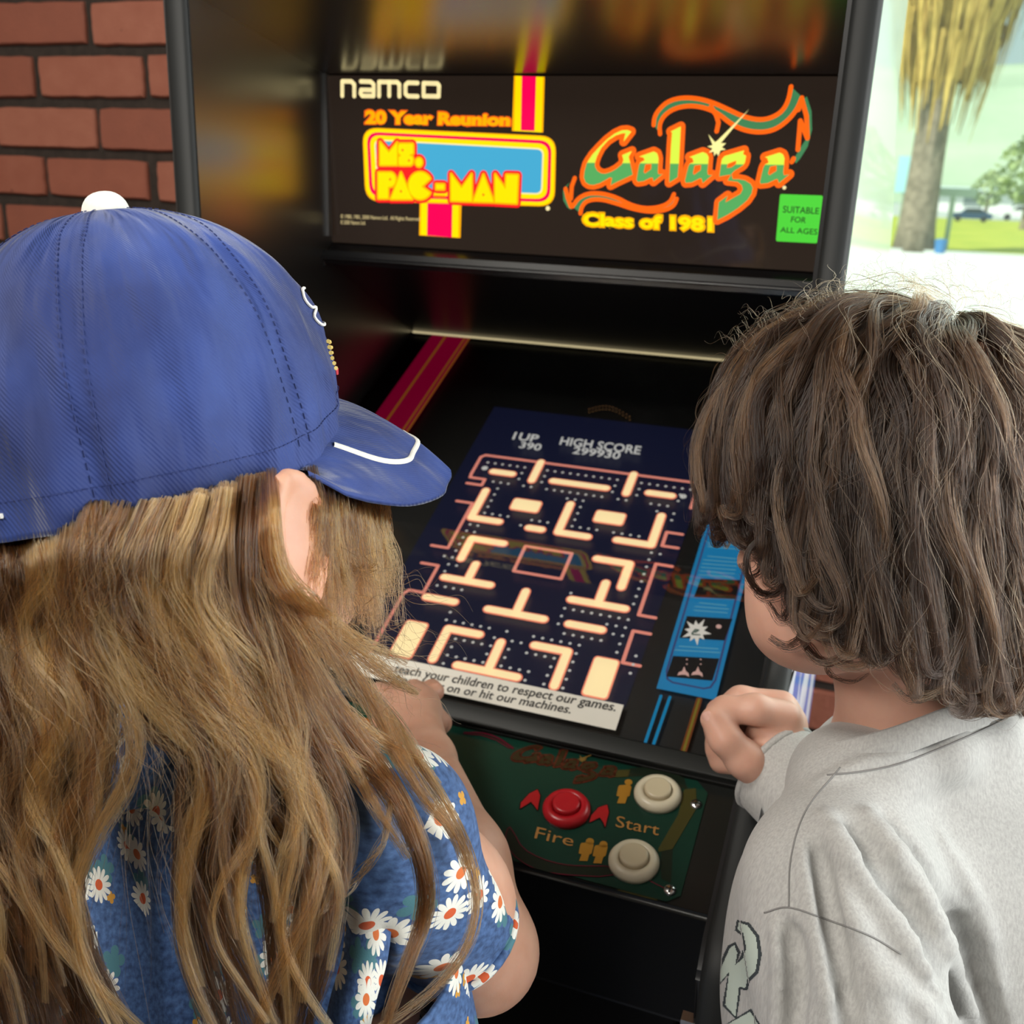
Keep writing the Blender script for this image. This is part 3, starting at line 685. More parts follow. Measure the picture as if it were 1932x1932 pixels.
# push buttons
def button(px,py,m,m2):
    c=cp.w(cp.px(px,py),.001); R=.0218
    v,f=lathe([(R,0),(R,.004),(R-.002,.0072),(R-.005,.0088),(R-.0085,.0082),(R-.0088,.006)],c,cp.n,48)
    b=mesh('push_button',v,f,m,cab,smooth=True)
    v,f=lathe([(.0125,.004),(.0125,.0105),(.0117,.0118),(.010,.0121),(.004,.0114)],c,cp.n,40); mesh('plunger',v,f,m2,b,smooth=True)
    return b
REDP=mat('red_button_plastic',(.50,.012,.020),.3); CRP=mat('cream_button_plastic',(.70,.63,.47),.32); CRP2=mat('cream_plunger_plastic',(.62,.53,.36),.32)
button(1069,1531,REDP,REDP); button(1241,1503,CRP,CRP2); button(1196,1630,CRP,CRP2)
for q in ((1313,1520),(1264,1682)):
    c=cp.w(cp.px(*q),.001); v,f=lathe([(.0055,0),(.0055,.0012),(.0042,.0026),(.0015,.0032)],c,cp.n,24); s_=mesh('panel_screw',v,f,STEEL,cab,smooth=True)
    a=cp.w(cp.px(*q),.0044); mesh('screw_slot',[a+cp.u*x+cp.v*y for x,y in ((-.004,-.0005),(.004,-.0005),(.004,.0005),(-.004,.0005))]+[a+cp.u*x+cp.v*y for x,y in ((-.0005,-.004),(.0005,-.004),(.0005,.004),(-.0005,.004))],[(0,1,2,3),(4,5,6,7)],BKL,s_)
# joystick (mostly behind the girl's hair) with its ball top
jc=cp.w(cp.px(760,1440),.001); jn=cp.n
v,f=lathe([(.028,0),(.028,.003),(.020,.005),(.006,.006)],jc,jn,32); js=mesh('joystick',v,f,CPM,cab,smooth=True)
multi('joystick_shaft',[lathe([(.0055,.005),(.005,.045)],jc,jn,16)],STEEL,js,smooth=True)
multi('joystick_ball',[lathe([(0.0150*math.sin(math.pi*k/14)+1e-4,.058-.0150*math.cos(math.pi*k/14)) for k in range(15)],jc,jn,24)],REDP,js,smooth=True)
# orange swoosh print on the left half of the panel
O=Art(cp,.0016); O.stroke([(-.30,-.03),(-.22,-.045),(-.12,-.035),(-.04,-.02)],.016,taper=True); O.obj('overlay_swoosh',mat('overlay_orange',(.30,.10,.02),.35),cpo)
# coin-door hardware catching light at the lower right edge
multi('door_hinge',[lathe([(.009,0),(.009,.03),(.007,.034)],(.309,-.5635,.905),(0,0,1),14),boxv(.30,.318,-.566,-.556,.90,.945)],ALU,cab,smooth=False)
# ================================================================ MARQUEE ART
YEL=glow('lit_yellow',(255,226,0),1.0); YEL2=glow('lit_yellow_orange',(255,176,0),1.0); ORG=glow('lit_orange',(255,104,18),1.0); MGN=glow('lit_magenta',(255,0,84),1.0); REDL=glow('lit_red',(252,34,34),1.0); BLU=glow('lit_blue',(70,170,210),.95); CRM=glow('lit_cream',(250,232,170),1.0); LIME=glow('lit_lime',(216,244,72),1.0); GRN=glow('lit_green',(86,168,92),1.0); GRNL=glow('lit_green_dim',(70,136,88),.9)
def mart(h): return Art(mp_,h)
def msub(a,name,m,**k): return a.obj(name,m,mq,**k)
pxm=np.linalg.norm(mp_.px(1000,300)-mp_.px(900,300))/100   # metres per pixel on the marquee
z1=lambda l: zc((600,0),520/1932,l)
# maker's name
a=mart(.0008)
for l,cl in (([(172,672),(172,570),(236,571),(256,592),(256,674)],0),([(302,571),(372,573),(392,592),(392,673),(312,672),(300,655),(304,630),(392,632)],0),([(430,674),(430,574),(556,576),(572,592),(572,676)],0),([(501,576),(501,672)],0),([(700,582),(632,580),(615,596),(615,658),(632,674),(700,676)],0),([(742,583),(838,586),(850,600),(848,676),(742,674)],1)):
    a.spx(z1(l),28*.2692*pxm,closed=bool(cl))
msub(a,'maker_lettering',CRM)
a=mart(.0008); a.text('20 Year Reunion',[(690,208),(964,215),(962,238),(690,234)],.05); msub(a,'marquee_lettering',YEL2)
a=mart(.0005); a.text('20 Year Reunion',[(687,205),(967,212),(965,241),(687,237)],.095); msub(a,'marquee_lettering_edge',ORG)
a=mart(.0008); a.text('Class of 1981',[(1101,402),(1344,411),(1344,437),(1101,426)],.042); msub(a,'marquee_lettering',YEL)
a=mart(.0005); a.text('Class of 1981',[(1097,398),(1348,407),(1348,441),(1097,430)],.095); msub(a,'marquee_lettering_edge',YEL2)
a=mart(.0006); a.text('© 1980, 1981, 2000 Namco Ltd.  All Rights Reserved',[(643,404),(792,409),(792,419),(643,414)],.01); a.text('© 2000 Namco Ltd.',[(643,415),(690,416),(690,424),(643,423)],.01); msub(a,'fine_print',glow('fine_print_cream',(215,195,140),.8))
# stripe and frame
def rq(TLp,TRp,BRp,BLp,r,n=6):
    Q=[np.array(p,float) for p in (TLp,TRp,BRp,BLp)]; o=[]
    for i in range(4):
        p=Q[i]; a=Q[i-1]-p; b=Q[(i+1)%4]-p; a/=np.linalg.norm(a); b/=np.linalg.norm(b); s=p+a*r; e=p+b*r
        for k in range(n+1):
            t=k/n; o.append(tuple((1-t)**2*s+2*t*(1-t)*p+t*t*e))
    return o
def frame(i): return ((684+i,240+i),(1050-i,257+i),(1047-i,390-i*1.0),(690+i,380-i))
a=mart(.0004); a.ppx([(970,143),(1028,145),(1025,250),(966,247)]); a.ppx([(792,380),(871,384),(869,449),(791,444)]); msub(a,'stripe_edge',YEL2,sep=True)
a=mart(.00055); a.ppx([(973,143),(1025,145),(1022,250),(970,247)]); a.ppx([(795,380),(866,384),(865,448),(794,443)]); msub(a,'stripe_edge',YEL,sep=True)
a=mart(.0007); a.ppx([(985,143.4),(1012,144.4),(1009,247),(983,246)]); a.ppx([(807,380),(854,384),(853,448),(806,444)]); msub(a,'stripe_band',MGN,sep=True)
a=mart(.0009); a.ppx(rq(*frame(0),30)); msub(a,'frame_band',YEL2)
a=mart(.0011); a.ppx(rq(*frame(2.2),28)); msub(a,'frame_band',YEL)
a=mart(.0013); a.ppx(rq(*frame(8.5),24)); msub(a,'frame_line',MGN)
a=mart(.0015); a.ppx(rq(*frame(14.5),20)); msub(a,'frame_band',YEL)
a=mart(.0017); a.ppx(rq(*frame(23),13)); msub(a,'frame_line',CRM)
a=mart(.0019); a.ppx(rq(*frame(25.5),11)); msub(a,'frame_field',BLU)
# game title letters
K=190/1932; p1_=lambda l: zc((680,230),K,l); p2_=lambda l: zc((860,230),K,l)
def ell(cx,cy,rx,ry,a0=0,a1=360,n=28): return [(cx+rx*math.cos(math.radians(a0+(a1-a0)*k/n)),cy+ry*math.sin(math.radians(a0+(a1-a0)*k/n))) for k in range(n+1)]
title=[p1_([(395,385),(565,590),(722,395),(722,825),(395,825)]),
 p1_([(770,420),(1020,420),(1030,450),(1030,600),(950,640),(1010,660),(1030,720),(1015,800),(980,830),(770,830),(752,800),(752,680),(800,645),(745,590),(742,470)]),
 p1_(ell(1140,775,62,78)[:-1]),
 p1_([(360,970),(600,970)]+ell(590,1105,105,135,-80,80,10)+[(550,1245),(548,1465),(360,1465)]),
 p1_([(795,970),(1010,1478),(600,1478)]),
 p1_([(1190,1240)]+ell(1165,1222,225,258,32,328,30)),
 p1_([(1470,1195),(1622,1200),(1622,1290),(1470,1288)]),
 p2_([(-75,1000),(125,1270),(318,1000),(322,1522),(-75,1508)]),
 p2_([(545,1010),(742,1535),(350,1525)]),
 p2_([(770,1005),(970,1290),(985,1015),(1205,1022),(1182,1560),(768,1538)])]
a=mart(.0021)
for t in title: a.stroke([mp_.px(*q) for q in t],15*pxm,closed=True)
a.ppx(p1_([(360,930),(1300,930),(1300,1530),(345,1510)])); a.ppx(p2_([(-60,1300),(1180,1300),(1240,1570),(1220,1640),(-60,1570)])); a.ppx(p1_([(400,830),(1150,830),(1150,960),(400,960)]))
msub(a,'title_letter_edge',REDL,sep=True)
a=mart(.0024)
for t in title: a.stroke([mp_.px(*q) for q in t],6*pxm,closed=True)
msub(a,'title_letter_edge',YEL2,sep=True)
a=mart(.0027)
for t in title: a.ppx(t)
msub(a,'title_letter',YEL,sep=True)
a=mart(.0029)
for q in p1_([(590,1100),(797,1330),(828,540),(950,740)])+p2_([(545,1395)]): a.disc(mp_.px(*q),2.2*pxm,12)
a.spx(p1_([(1445,1430),(1640,1438)]),4.5*pxm)
msub(a,'title_letter_counter',ORG,sep=True)
# right-hand logo in green, lime and orange
za=lambda l: zc((1060,200),250/1932,l); zb=lambda l: zc((1290,150),250/1932,l); z2=lambda l: zc((1040,120),560/1932,l)
LOGO=[(za([(1020,372),(960,350),(880,355),(780,400),(660,490),(550,600),(450,710),(390,800),(362,850),(335,950),(325,1040),(350,1110),(400,1145),(470,1152),(560,1125),(640,1080),(710,1040),(736,1050),(716,1158),(800,1112),(1040,1000),(980,740),(1028,655),(885,715),(905,790),(880,850),(800,915),(720,960),(640,985),(580,980),(520,940),(490,880),(490,820),(520,730),(580,610),(680,500),(790,430),(880,400),(935,395),(905,520)]),None),
 (za([(1130,738),(1345,662),(1395,690),(1415,760),(1405,960),(1415,995),(1478,990),(1340,1102),(1330,1045),(1298,1045),(1200,1095),(1115,1107),(1092,1080),(1130,860),(1155,820),(1215,790),(1192,748)]),za([(1222,850),(1310,842),(1305,920),(1214,985),(1200,960)])),
 (za([(1590,372),(1740,298),(1712,830),(1692,1040),(1568,1118),(1598,560),(1612,385)]),None),
 (zb([(85,1130),(280,1057),(340,1080),(367,1135),(350,1345),(360,1392),(425,1388),(280,1512),(262,1440),(235,1443),(120,1500),(32,1507),(20,1472),(72,1262),(95,1225),(150,1205),(132,1145)]),zb([(162,1256),(256,1242),(250,1320),(152,1390),(140,1360)])),
 (zb([(560,1160),(600,1115),(885,1032),(868,1088),(914,1112),(895,1210),(865,1255),(745,1330),(692,1385),(520,1415),(530,1340)]),zb([(645,1228),(770,1180),(765,1230),(700,1280),(632,1290)])),
 (zb([(700,1375),(640,1475),(790,1492),(848,1540),(862,1600),(830,1665),(610,1790),(645,1690),(515,1788),(490,2050),(640,1975),(800,1870),(930,1760),(995,1660),(1010,1580),(980,1520),(900,1470),(800,1450),(718,1452)]),None),
 (zb([(1185,1132),(1400,1065),(1450,1090),(1472,1150),(1455,1360),(1466,1396),(1545,1380),(1390,1512),(1370,1450),(1345,1455),(1230,1510),(1125,1522),(1113,1490),(1160,1290),(1185,1240),(1242,1210),(1220,1145)]),zb([(1262,1270),(1355,1252),(1355,1330),(1252,1395),(1232,1370)]))]
up2=[(668,400),(672,350),(700,300),(760,245),(850,221),(950,226),(1050,252),(1150,297),(1250,345),(1350,368),(1430,356),(1505,312),(1545,240),(1562,150)]
lo2=[(1632,222),(1600,300),(1540,372),(1460,430),(1370,449),(1270,438),(1180,400),(1085,322),(1000,286),(900,272),(800,292),(733,340),(705,400),(710,458)]
ub2=[(140,930),(180,872),(250,842),(340,846),(430,872),(520,922),(620,945),(720,932),(778,900),(800,850)]
lb2=[(818,880),(800,925),(740,955),(650,965),(540,948),(430,910),(320,880),(235,890),(200,930),(192,975)]
sm=lambda l: [tuple(q) for q in smoothpoly(l,2,False)]
def logo_edges(a,tf,wd):
    for o,h in LOGO:
        a.stroke([tf(q) for q in o],wd,closed=True)
        if h: a.stroke([tf(q) for q in h],wd*.8,closed=True)
def logo_lines(a,tf,wd):
    for l in (up2,lo2,ub2,lb2): a.stroke([tf(q) for q in z2(sm(l))],wd)
    for l in ([(1040,280),(1075,335),(1090,385),(1078,440)],[(1610,300),(1632,232),(1662,340),(1668,485),(1622,372),(1606,560)],[(1578,618),(1566,640)],[(155,745),(135,800),(130,878)],[(95,815),(108,870),(130,930)]):
        a.stroke([tf(q) for q in z2(l)],wd*1.05)
def logo_band(a,tf):
    a.poly([tf(q) for q in z2(sm(up2)+sm(lo2))]); a.poly([tf(q) for q in z2(sm(ub2)+sm(lb2))])
    a.poly([tf(q) for q in z2([(1562,150),(1620,205),(1632,232),(1665,215),(1695,310),(1698,430),(1670,540),(1620,620),(1592,650),(1580,620),(1640,520),(1668,480),(1662,340),(1640,250),(1600,290)])])
    a.poly([tf(q) for q in z2([(125,770),(95,800),(78,830),(80,890),(105,935),(130,952),(128,920),(98,870),(95,815)])])
tfm=lambda q: mp_.px(*q)
a=mart(.0008); logo_band(a,tfm); msub(a,'logo_swoosh',GRNL,sep=True)
a=mart(.0011); logo_lines(a,tfm,7.0*pxm); msub(a,'logo_swoosh_edge',ORG,sep=True)
a=mart(.0014); logo_edges(a,tfm,15*pxm); msub(a,'logo_letter_edge',ORG,sep=True)
a=mart(.0017)
for o,h in LOGO: a.ppx(o,[h] if h else ())
zs=mp_.w(mp_.px(1112,307)); ze=mp_.w(mp_.px(1478,311)); nrm=np.cross(ze-zs,mp_.n); nrm=nrm if nrm[2]>0 else -nrm
msub(a,'logo_letter',GRN,sep=True,split=(tuple(zs),tuple(nrm/np.linalg.norm(nrm)),LIME))
star=[(1290,297),(1105,518),(1140,518),(1112,545),(1138,560),(1103,565),(1090,602),(1078,580),(1062,602),(1060,572),(1028,580),(1053,552),(1018,540),(1053,530),(1025,460),(1068,512),(1085,500)]
a=mart(.0021); a.ppx(z2(star)); msub(a,'logo_star',glow('lit_pale_yellow',(255,244,160),1.0))
a=mart(.0010); a.disc(mp_.px(1480,354),3*pxm,12); a.disc(mp_.px(1034,393),4*pxm,12); msub(a,'registered_mark',CRM,sep=True)
# the same logo printed small on the control panel
src=np.array([(1093,300),(1500,320),(1350,424)],float); dst=np.array([(966,1420),(1168,1462),(1082,1481)],float)
AF=np.linalg.solve(np.c_[src,np.ones(3)],dst)
tfc=lambda q: cp.px(*(np.array([q[0],q[1],1.])@AF))
O=Art(cp,.0017); logo_edges(O,tfc,.0042); O.obj('logo_letter_edge',BRN,cpo,sep=True)
O=Art(cp,.0020)
for o,h in LOGO: O.poly([tfc(q) for q in o],[[tfc(q) for q in h]] if h else ())
O.obj('logo_letter',mat('overlay_logo_fill',(.035,.024,.008),.3),cpo,sep=True)
O=Art(cp,.0023); O.poly([tfc(q) for q in z2(star)]); O.obj('logo_star',mat('overlay_logo_star',(.22,.13,.03),.3),cpo)
# green rating sticker
a=mart(.0010); a.ppx(rq((1472,366),(1553,369),(1542,459),(1464,455),4,4)); stk=a.obj('age_sticker',glow('sticker_green',(72,206,52),1.0,.4),mq)
a=mart(.0014); INKG=mat('sticker_ink',(.004,.04,.006),.5)
a.text('SUITABLE',[(1478,388),(1546,392),(1545,404),(1477,401)],.01); a.text('FOR',[(1494,408),(1522,410),(1520,421),(1492,419)],.01); a.text('ALL AGES',[(1473,428),(1543,432),(1542,443),(1472,438)],.01); a.obj('sticker_lettering',INKG,mq)
# ================================================================ FIGURES: distance-field modelling in view axes (x right, y up, z away), linked in world space
def vc(px,py,Z): return np.array([(px-966)/FPX*Z,-(py-966)/FPX*Z,Z])
def v2w(v): v=np.asarray(v,float); return CAM_P+v[...,0:1]*CR+v[...,1:2]*CU+v[...,2:3]*CF
def w2v(p): d=np.asarray(p,float)-CAM_P; return np.array([d@CR,d@CU,d@CF])
def unit(v): v=np.array(v,float); return v/np.linalg.norm(v)
def frame_of(up,fw):
    up=unit(up); fw=np.array(fw,float); fw=unit(fw-up*(fw@up)); return up,fw,np.cross(up,fw)*1.0
class Field:
    def __init__(s): s.items=[]
    def cap(s,a,b,ra,rb=None,k=.012,sub=False): s.items.append(('c',np.array(a,float),np.array(b,float),ra,ra if rb is None else rb,k,sub)); return s
    def chain(s,pts,k=.012):
        for (a,ra),(b,rb) in zip(pts[:-1],pts[1:]): s.cap(a,b,ra,rb,k)
        return s
    def ell(s,c,r,axes=None,k=.02,sub=False): s.items.append(('e',np.array(c,float),np.array(r,float),np.eye(3) if axes is None else np.array(axes,float),None,k,sub)); return s
    def cut(s,p,n): s.items.append(('p',np.array(p,float),unit(n),None,None,0,True)); return s
    def ev(s,X):
        D=np.full(X.shape[:-1],9.,np.float32)
        for kind,a,b,c,d,k,sub in s.items:
            if kind=='c':
                ab=b-a; t=np.clip(((X-a)@ab)/max(ab@ab,1e-12),0,1); q=np.linalg.norm(X-a-t[...,None]*ab,axis=-1)-(c+(d-c)*t)
            elif kind=='e':
                L=(X-a)@c.T; k0=np.linalg.norm(L/b,axis=-1); k1=np.linalg.norm(L/(b*b),axis=-1); q=k0*(k0-1)/np.maximum(k1,1e-9)
            else: q=(X-a)@b; D=np.maximum(D,q); continue
            q=q.astype(np.float32)
            if sub:
                h=np.clip(.5-.5*(D+q)/k,0,1); D=D*(1-h)-q*h+k*h*(1-h)
            else:
                h=np.clip(.5+.5*(D-q)/k,0,1); D=D*(1-h)+q*h-k*h*(1-h)
        return D
def surf(f,px,py,z0=.42,z1=.9,step=.004):
    Z=np.arange(z0,z1,step); X=np.array([vc(px,py,z) for z in Z]); D=f.ev(X); k=np.argmax(D<0)
    return None if D[k]>=0 else Z[k]
def fold(f,pts,r,k=.014,rise=.85):
    q=catmull([(x,y,0) for x,y in pts],12)[:,:2]; o=[]
    for i,(x,y) in enumerate(q):
        z=surf(f,x,y)
        if z is None: continue
        t=i/11; rr_=r*(.35+.65*math.sin(math.pi*min(1,.12+.9*t))**.5); o.append((vc(x,y,z+rr_*(1-rise)),rr_))
    return o
def surface_nets(f,lo,hi,h):
    n=[int(math.ceil((b-a)/h))+1 for a,b in zip(lo,hi)]
    ax=[np.float32(lo[i])+np.arange(n[i],dtype=np.float32)*np.float32(h) for i in range(3)]
    D=np.empty(n,np.float32)
    for i0 in range(0,n[0],24):
        X=np.stack(np.meshgrid(ax[0][i0:i0+24],ax[1],ax[2],indexing='ij'),-1); D[i0:i0+24]=f(X)
    S=D<0; nx,ny,nz=n
    acc=np.zeros((nx-1,ny-1,nz-1,3),np.float32); cnt=np.zeros((nx-1,ny-1,nz-1),np.float32)
    for axis in range(3):
        o=[a for a in range(3) if a!=axis]
        for i in (0,1):
            for j in (0,1):
                sl0=[None]*3; sl1=[None]*3
                sl0[axis]=slice(0,n[axis]-1); sl1[axis]=slice(1,n[axis])
                for q,v in ((o[0],i),(o[1],j)): sl0[q]=sl1[q]=slice(v,n[q]-1+v)
                a=D[tuple(sl0)]; b=D[tuple(sl1)]; m=(a<0)!=(b<0)
                t=np.where(m,a/np.where(m,a-b,1),0)
                off=np.zeros(a.shape+(3,),np.float32); off[...,axis]=t; off[...,o[0]]=i; off[...,o[1]]=j
                acc+=off*m[...,None]; cnt+=m
    msk=cnt>0; idx=-np.ones(msk.shape,np.int64); idx[msk]=np.arange(msk.sum())
    c=np.argwhere(msk); V=(c+acc[msk]/cnt[msk][:,None])*h+np.array(lo)
    Fs=[]
    for axis in range(3):
        o=[(axis+1)%3,(axis+2)%3]
        sl0=[slice(1,n[q]-1) for q in range(3)]; sl1=list(sl0); sl0[axis]=slice(0,n[axis]-1); sl1[axis]=slice(1,n[axis])
        a=S[tuple(sl0)]; b=S[tuple(sl1)]; 
        for flip in (0,1):
            m=np.argwhere((a&~b) if not flip else (~a&b))
            if len(m)==0: continue
            g=m.copy()
            for q in o: g[:,q]+=1
            def cell(d0,d1):
                r=g.copy(); r[:,o[0]]-=d0; r[:,o[1]]-=d1; return idx[r[:,0],r[:,1],r[:,2]]
            q=np.stack([cell(1,1),cell(0,1),cell(0,0),cell(1,0)],1)
            Fs.append(q if not flip else q[:,::-1])
    F=np.concatenate(Fs); F=F[(F>=0).all(1)]
    return V,F
def skin_mesh(name,pieces,m,parent,smooth_iter=2,**k):
    """pieces: (field,lo,hi,h) in view axes; one mesh"""
    V=[];F=[]; n=0
    for f,lo,hi,h in pieces:
        v,q=surface_nets(f.ev if isinstance(f,Field) else f,lo,hi,h)
        # light laplacian smoothing
        for _ in range(smooth_iter):
            s=np.zeros_like(v); c=np.zeros(len(v))
            for a,b in ((0,1),(1,2),(2,3),(3,0)):
                np.add.at(s,q[:,a],v[q[:,b]]); np.add.at(c,q[:,a],1); np.add.at(s,q[:,b],v[q[:,a]]); np.add.at(c,q[:,b],1)
            v=v*.5+.5*s/np.maximum(c,1)[:,None]
        V.append(v); F.append(q+n); n+=len(v)
    V=np.concatenate(V); F=np.concatenate(F)
    W=v2w(V)
    me=bpy.data.meshes.new(name); me.vertices.add(len(W)); me.vertices.foreach_set('co',W.astype(np.float32).ravel())
    me.loops.add(F.size); me.loops.foreach_set('vertex_index',F[:,::-1].astype(np.int32).ravel() if False else F.astype(np.int32).ravel())
    me.polygons.add(len(F)); me.polygons.foreach_set('loop_start',np.arange(0,F.size,4,dtype=np.int32)); me.polygons.foreach_set('loop_total',np.full(len(F),4,np.int32))
    me.polygons.foreach_set('use_smooth',[True]*len(F)); me.update(); me.validate()
    o=bpy.data.objects.new(name,me); COL.objects.link(o); me.materials.append(m); adopt(o,parent)
    # outward normals
    bm=bmesh.new(); bm.from_mesh(me); bmesh.ops.recalc_face_normals(bm,faces=bm.faces[:]); bm.to_mesh(me); bm.free()
    return finish(o,k.get('label'),k.get('cat'),k.get('group'),k.get('kind'))
def lock_curves(name,polys,radii,tone,m,parent,**k):
    """polys: list of (n,3) world arrays"""
    cv=bpy.data.hair_curves.new(name); cv.add_curves([len(p) for p in polys])
    cv.position_data.foreach_set('vector',np.concatenate(polys).astype(np.float32).ravel())
    ra=cv.attributes.new('radius','FLOAT','POINT') if 'radius' not in cv.attributes else cv.attributes['radius']
    ra.data.foreach_set('value',np.concatenate(radii).astype(np.float32))
    ta=cv.attributes.new('tone','FLOAT','CURVE'); ta.data.foreach_set('value',np.array(tone,np.float32))
    cv.materials.append(m); o=bpy.data.objects.new(name,cv); COL.objects.link(o); adopt(o,parent); return finish(o,k.get('label'),None)
def hairmat(name,c0,c1,c2,rough=.32,rrough=.5,jit=.25):
    m=bpy.data.materials.new(name); m.use_nodes=True; t=m.node_tree; t.nodes.clear()
    out=t.nodes.new('ShaderNodeOutputMaterial'); h=t.nodes.new('ShaderNodeBsdfHairPrincipled'); h.parametrization='COLOR'
    at=t.nodes.new('ShaderNodeAttribute'); at.attribute_name='tone'; at.attribute_type='GEOMETRY'
    r=t.nodes.new('ShaderNodeValToRGB'); e=r.color_ramp.elements; e[0].color=(*c0,1); e[1].color=(*c2,1); q=e.new(.5); q.color=(*c1,1)
    t.links.new(at.outputs['Fac'],r.inputs[0]); t.links.new(r.outputs[0],h.inputs['Color'])
    h.inputs['Roughness'].default_value=rough; h.inputs['Radial Roughness'].default_value=rrough
    if 'Random Roughness' in h.inputs: h.inputs['Random Roughness'].default_value=.3
    t.links.new(h.outputs[0],out.inputs[0]); return m
def catmull(P_,n):
    P_=np.array(P_,float); m=len(P_); 
    Q=np.vstack([2*P_[0]-P_[1],P_,2*P_[-1]-P_[-2]]); t=np.linspace(0,m-1-1e-6,n); i=t.astype(int); f=(t-i)[:,None]
    a,b,c,d=Q[i],Q[i+1],Q[i+2],Q[i+3]
    return .5*((2*b)+(-a+c)*f+(2*a-5*b+4*c-d)*f**2+(-a+3*b-3*c+d)*f**3)
def skinmat(name,c1,c2):
    m=mat(name,c1,.48,sss=.22,spec=.4); noisecol(m,c1,c2,30,bump=.12,bscale=900,dist=.0006); return m
SKG=skinmat('skin_fair',(.54,.28,.19),(.62,.35,.25)); SKB=skinmat('skin_tan',(.55,.30,.22),(.62,.36,.27))
EYEW=mat('eye_white',(.75,.73,.70),.2); IRIS=mat('iris_brown',(.05,.025,.012),.2); LIP=None
def lower(owner,bodyobj,hip,fw,spread,skin,knee_z,trouser=None,shoe_m=None):
    fw=unit(np.array([fw[0],fw[1],0])); sd=np.array([fw[1],-fw[0],0]); zf=-.02
    f=Field()
    for sg in (1,-1):
        h=hip+sd*sg*spread; k_=np.array([h[0],h[1],knee_z])+fw*.01+sd*sg*.01; an=np.array([k_[0],k_[1],zf+.075])-fw*.02
        f.chain([(w2v(h),.066),(w2v(k_),.046)],.03).chain([(w2v(k_),.044),(w2v(k_*.55+an*.45-fw*.012),.043),(w2v(an),.028)],.02)
        f.chain([(w2v(an),.028),(w2v(an+fw*.05+np.array([0,0,-.035])),.026)],.02)
        if shoe_m:
            q=Field(); q.chain([(w2v(an-fw*.035+np.array([0,0,-.040])),.034),(w2v(an+fw*.10+np.array([0,0,-.043])),.031)],.02).cut(w2v(np.array([0,0,zf])),w2v(CAM_P+np.array([0,0,-1.])))
            p=np.array([w2v(an-fw*.09),w2v(an+fw*.15),w2v(an+np.array([0,0,-.09]))]); skin_mesh('shoe',[(q,p.min(0)-.07,p.max(0)+.07,.005)],shoe_m,owner,1)
    f.ell(w2v(hip),(.105,.08,.075),None,.04)
    c=np.array([w2v(hip+np.array([0,0,.1])),w2v(np.array([hip[0],hip[1],zf]))]); lo_,hi_=c.min(0)-.20,c.max(0)+.20
    return f,lo_,hi_
# ---------------------------------------------------------------- girl
gbase=v2w(np.array([vc(330,1700,.64)]))[0]
girl=empty('person',(gbase[0],gbase[1],-.02),'child with long light brown hair in a blue cap and daisy dress at the joystick','person')
GH=vc(408,880,.575)                                # head centre
gup,gfw,gsd=frame_of((-.10,.985,-.10),(.66,0,.75)) # gsd: cross(up,fw)
if gsd[2]>0: gsd=-gsd                              # side that faces the camera = her right
AX=np.array([gsd,gup,gfw])
L=lambda s_,u,f: GH+gsd*s_+gup*u+gfw*f
bf=Field()
bf.ell(L(0,.0,-.012),(.070,.075,.080),AX,.02).ell(L(0,-.045,.022),(.056,.062,.056),AX,.03)
bf.ell(L(0,-.097,.064),(.020,.016,.018),AX,.02).cap(L(0,-.018,.082),L(0,-.048,.098),.006,.0095,.012)
bf.ell(L(0,-.072,.086),(.018,.006,.008),AX,.008).ell(L(0,-.080,.084),(.016,.006,.008),AX,.008)
for sg in (1,-1): bf.ell(L(sg*.032,-.012,.076),(.014,.009,.010),AX,.01,True).ell(L(sg*.034,-.045,.064),(.022,.02,.02),AX,.02)
# neck, shoulders, torso
NB=vc(395,1385,.625)
bf.cap(L(0,-.06,-.02),NB,.040,.044,.02)
RS=vc(735,1560,.580); LS=np.array([-.315,-.185,.70])
bf.cap(RS,LS,.043,.043,.03).ell((-.185,-.31,.665),(.125,.20,.070),None,.04).ell((-.17,-.52,.675),(.125,.14,.085),None,.05)
ball=w2v(jc+jn*.058)
EL=vc(905,1795,.672); WR=vc(806,1436,.842); HN=ball+np.array([.014,.006,-.012])
bf.chain([(RS,.040),(EL*.55+RS*.45,.040),(EL,.0365)],.02).chain([(EL,.0365),(EL*.6+WR*.4,.0375),(WR,.0235)],.015)
bf.chain([(LS,.040),((-.37,-.30,.74),.038),((-.30,-.30,.86),.030),((-.22,-.235,.95),.022)],.02)
hf=Field()
d1=unit(HN-WR); side=unit(np.cross(d1,(0,1,0))); upv=np.cross(side,d1)
hf.cap(WR-d1*.02,WR,.0225,.0235,.01).cap(WR,HN-d1*.012+upv*.008,.022,.024,.012).ell(HN-d1*.008+upv*.012,(.026,.018,.030),np.array([side,upv,d1]),.012)
for i,(o,l) in enumerate(((-.026,.9),(-.009,1.0),(.009,.97),(.025,.8))):
    b=HN+side*o+upv*.016+d1*.014
    hf.chain([(b,.0092),(b+d1*.020*l-upv*.004,.0088),(b+d1*.024*l-upv*.022*l,.0082),(b+d1*.006*l-upv*.036*l,.0074)],.004)
b=HN-side*.024-d1*.016
hf.chain([(b,.0105),(b-side*.006+d1*.016-upv*.010,.0098),(b+side*.006+d1*.030-upv*.020,.0082)],.004)
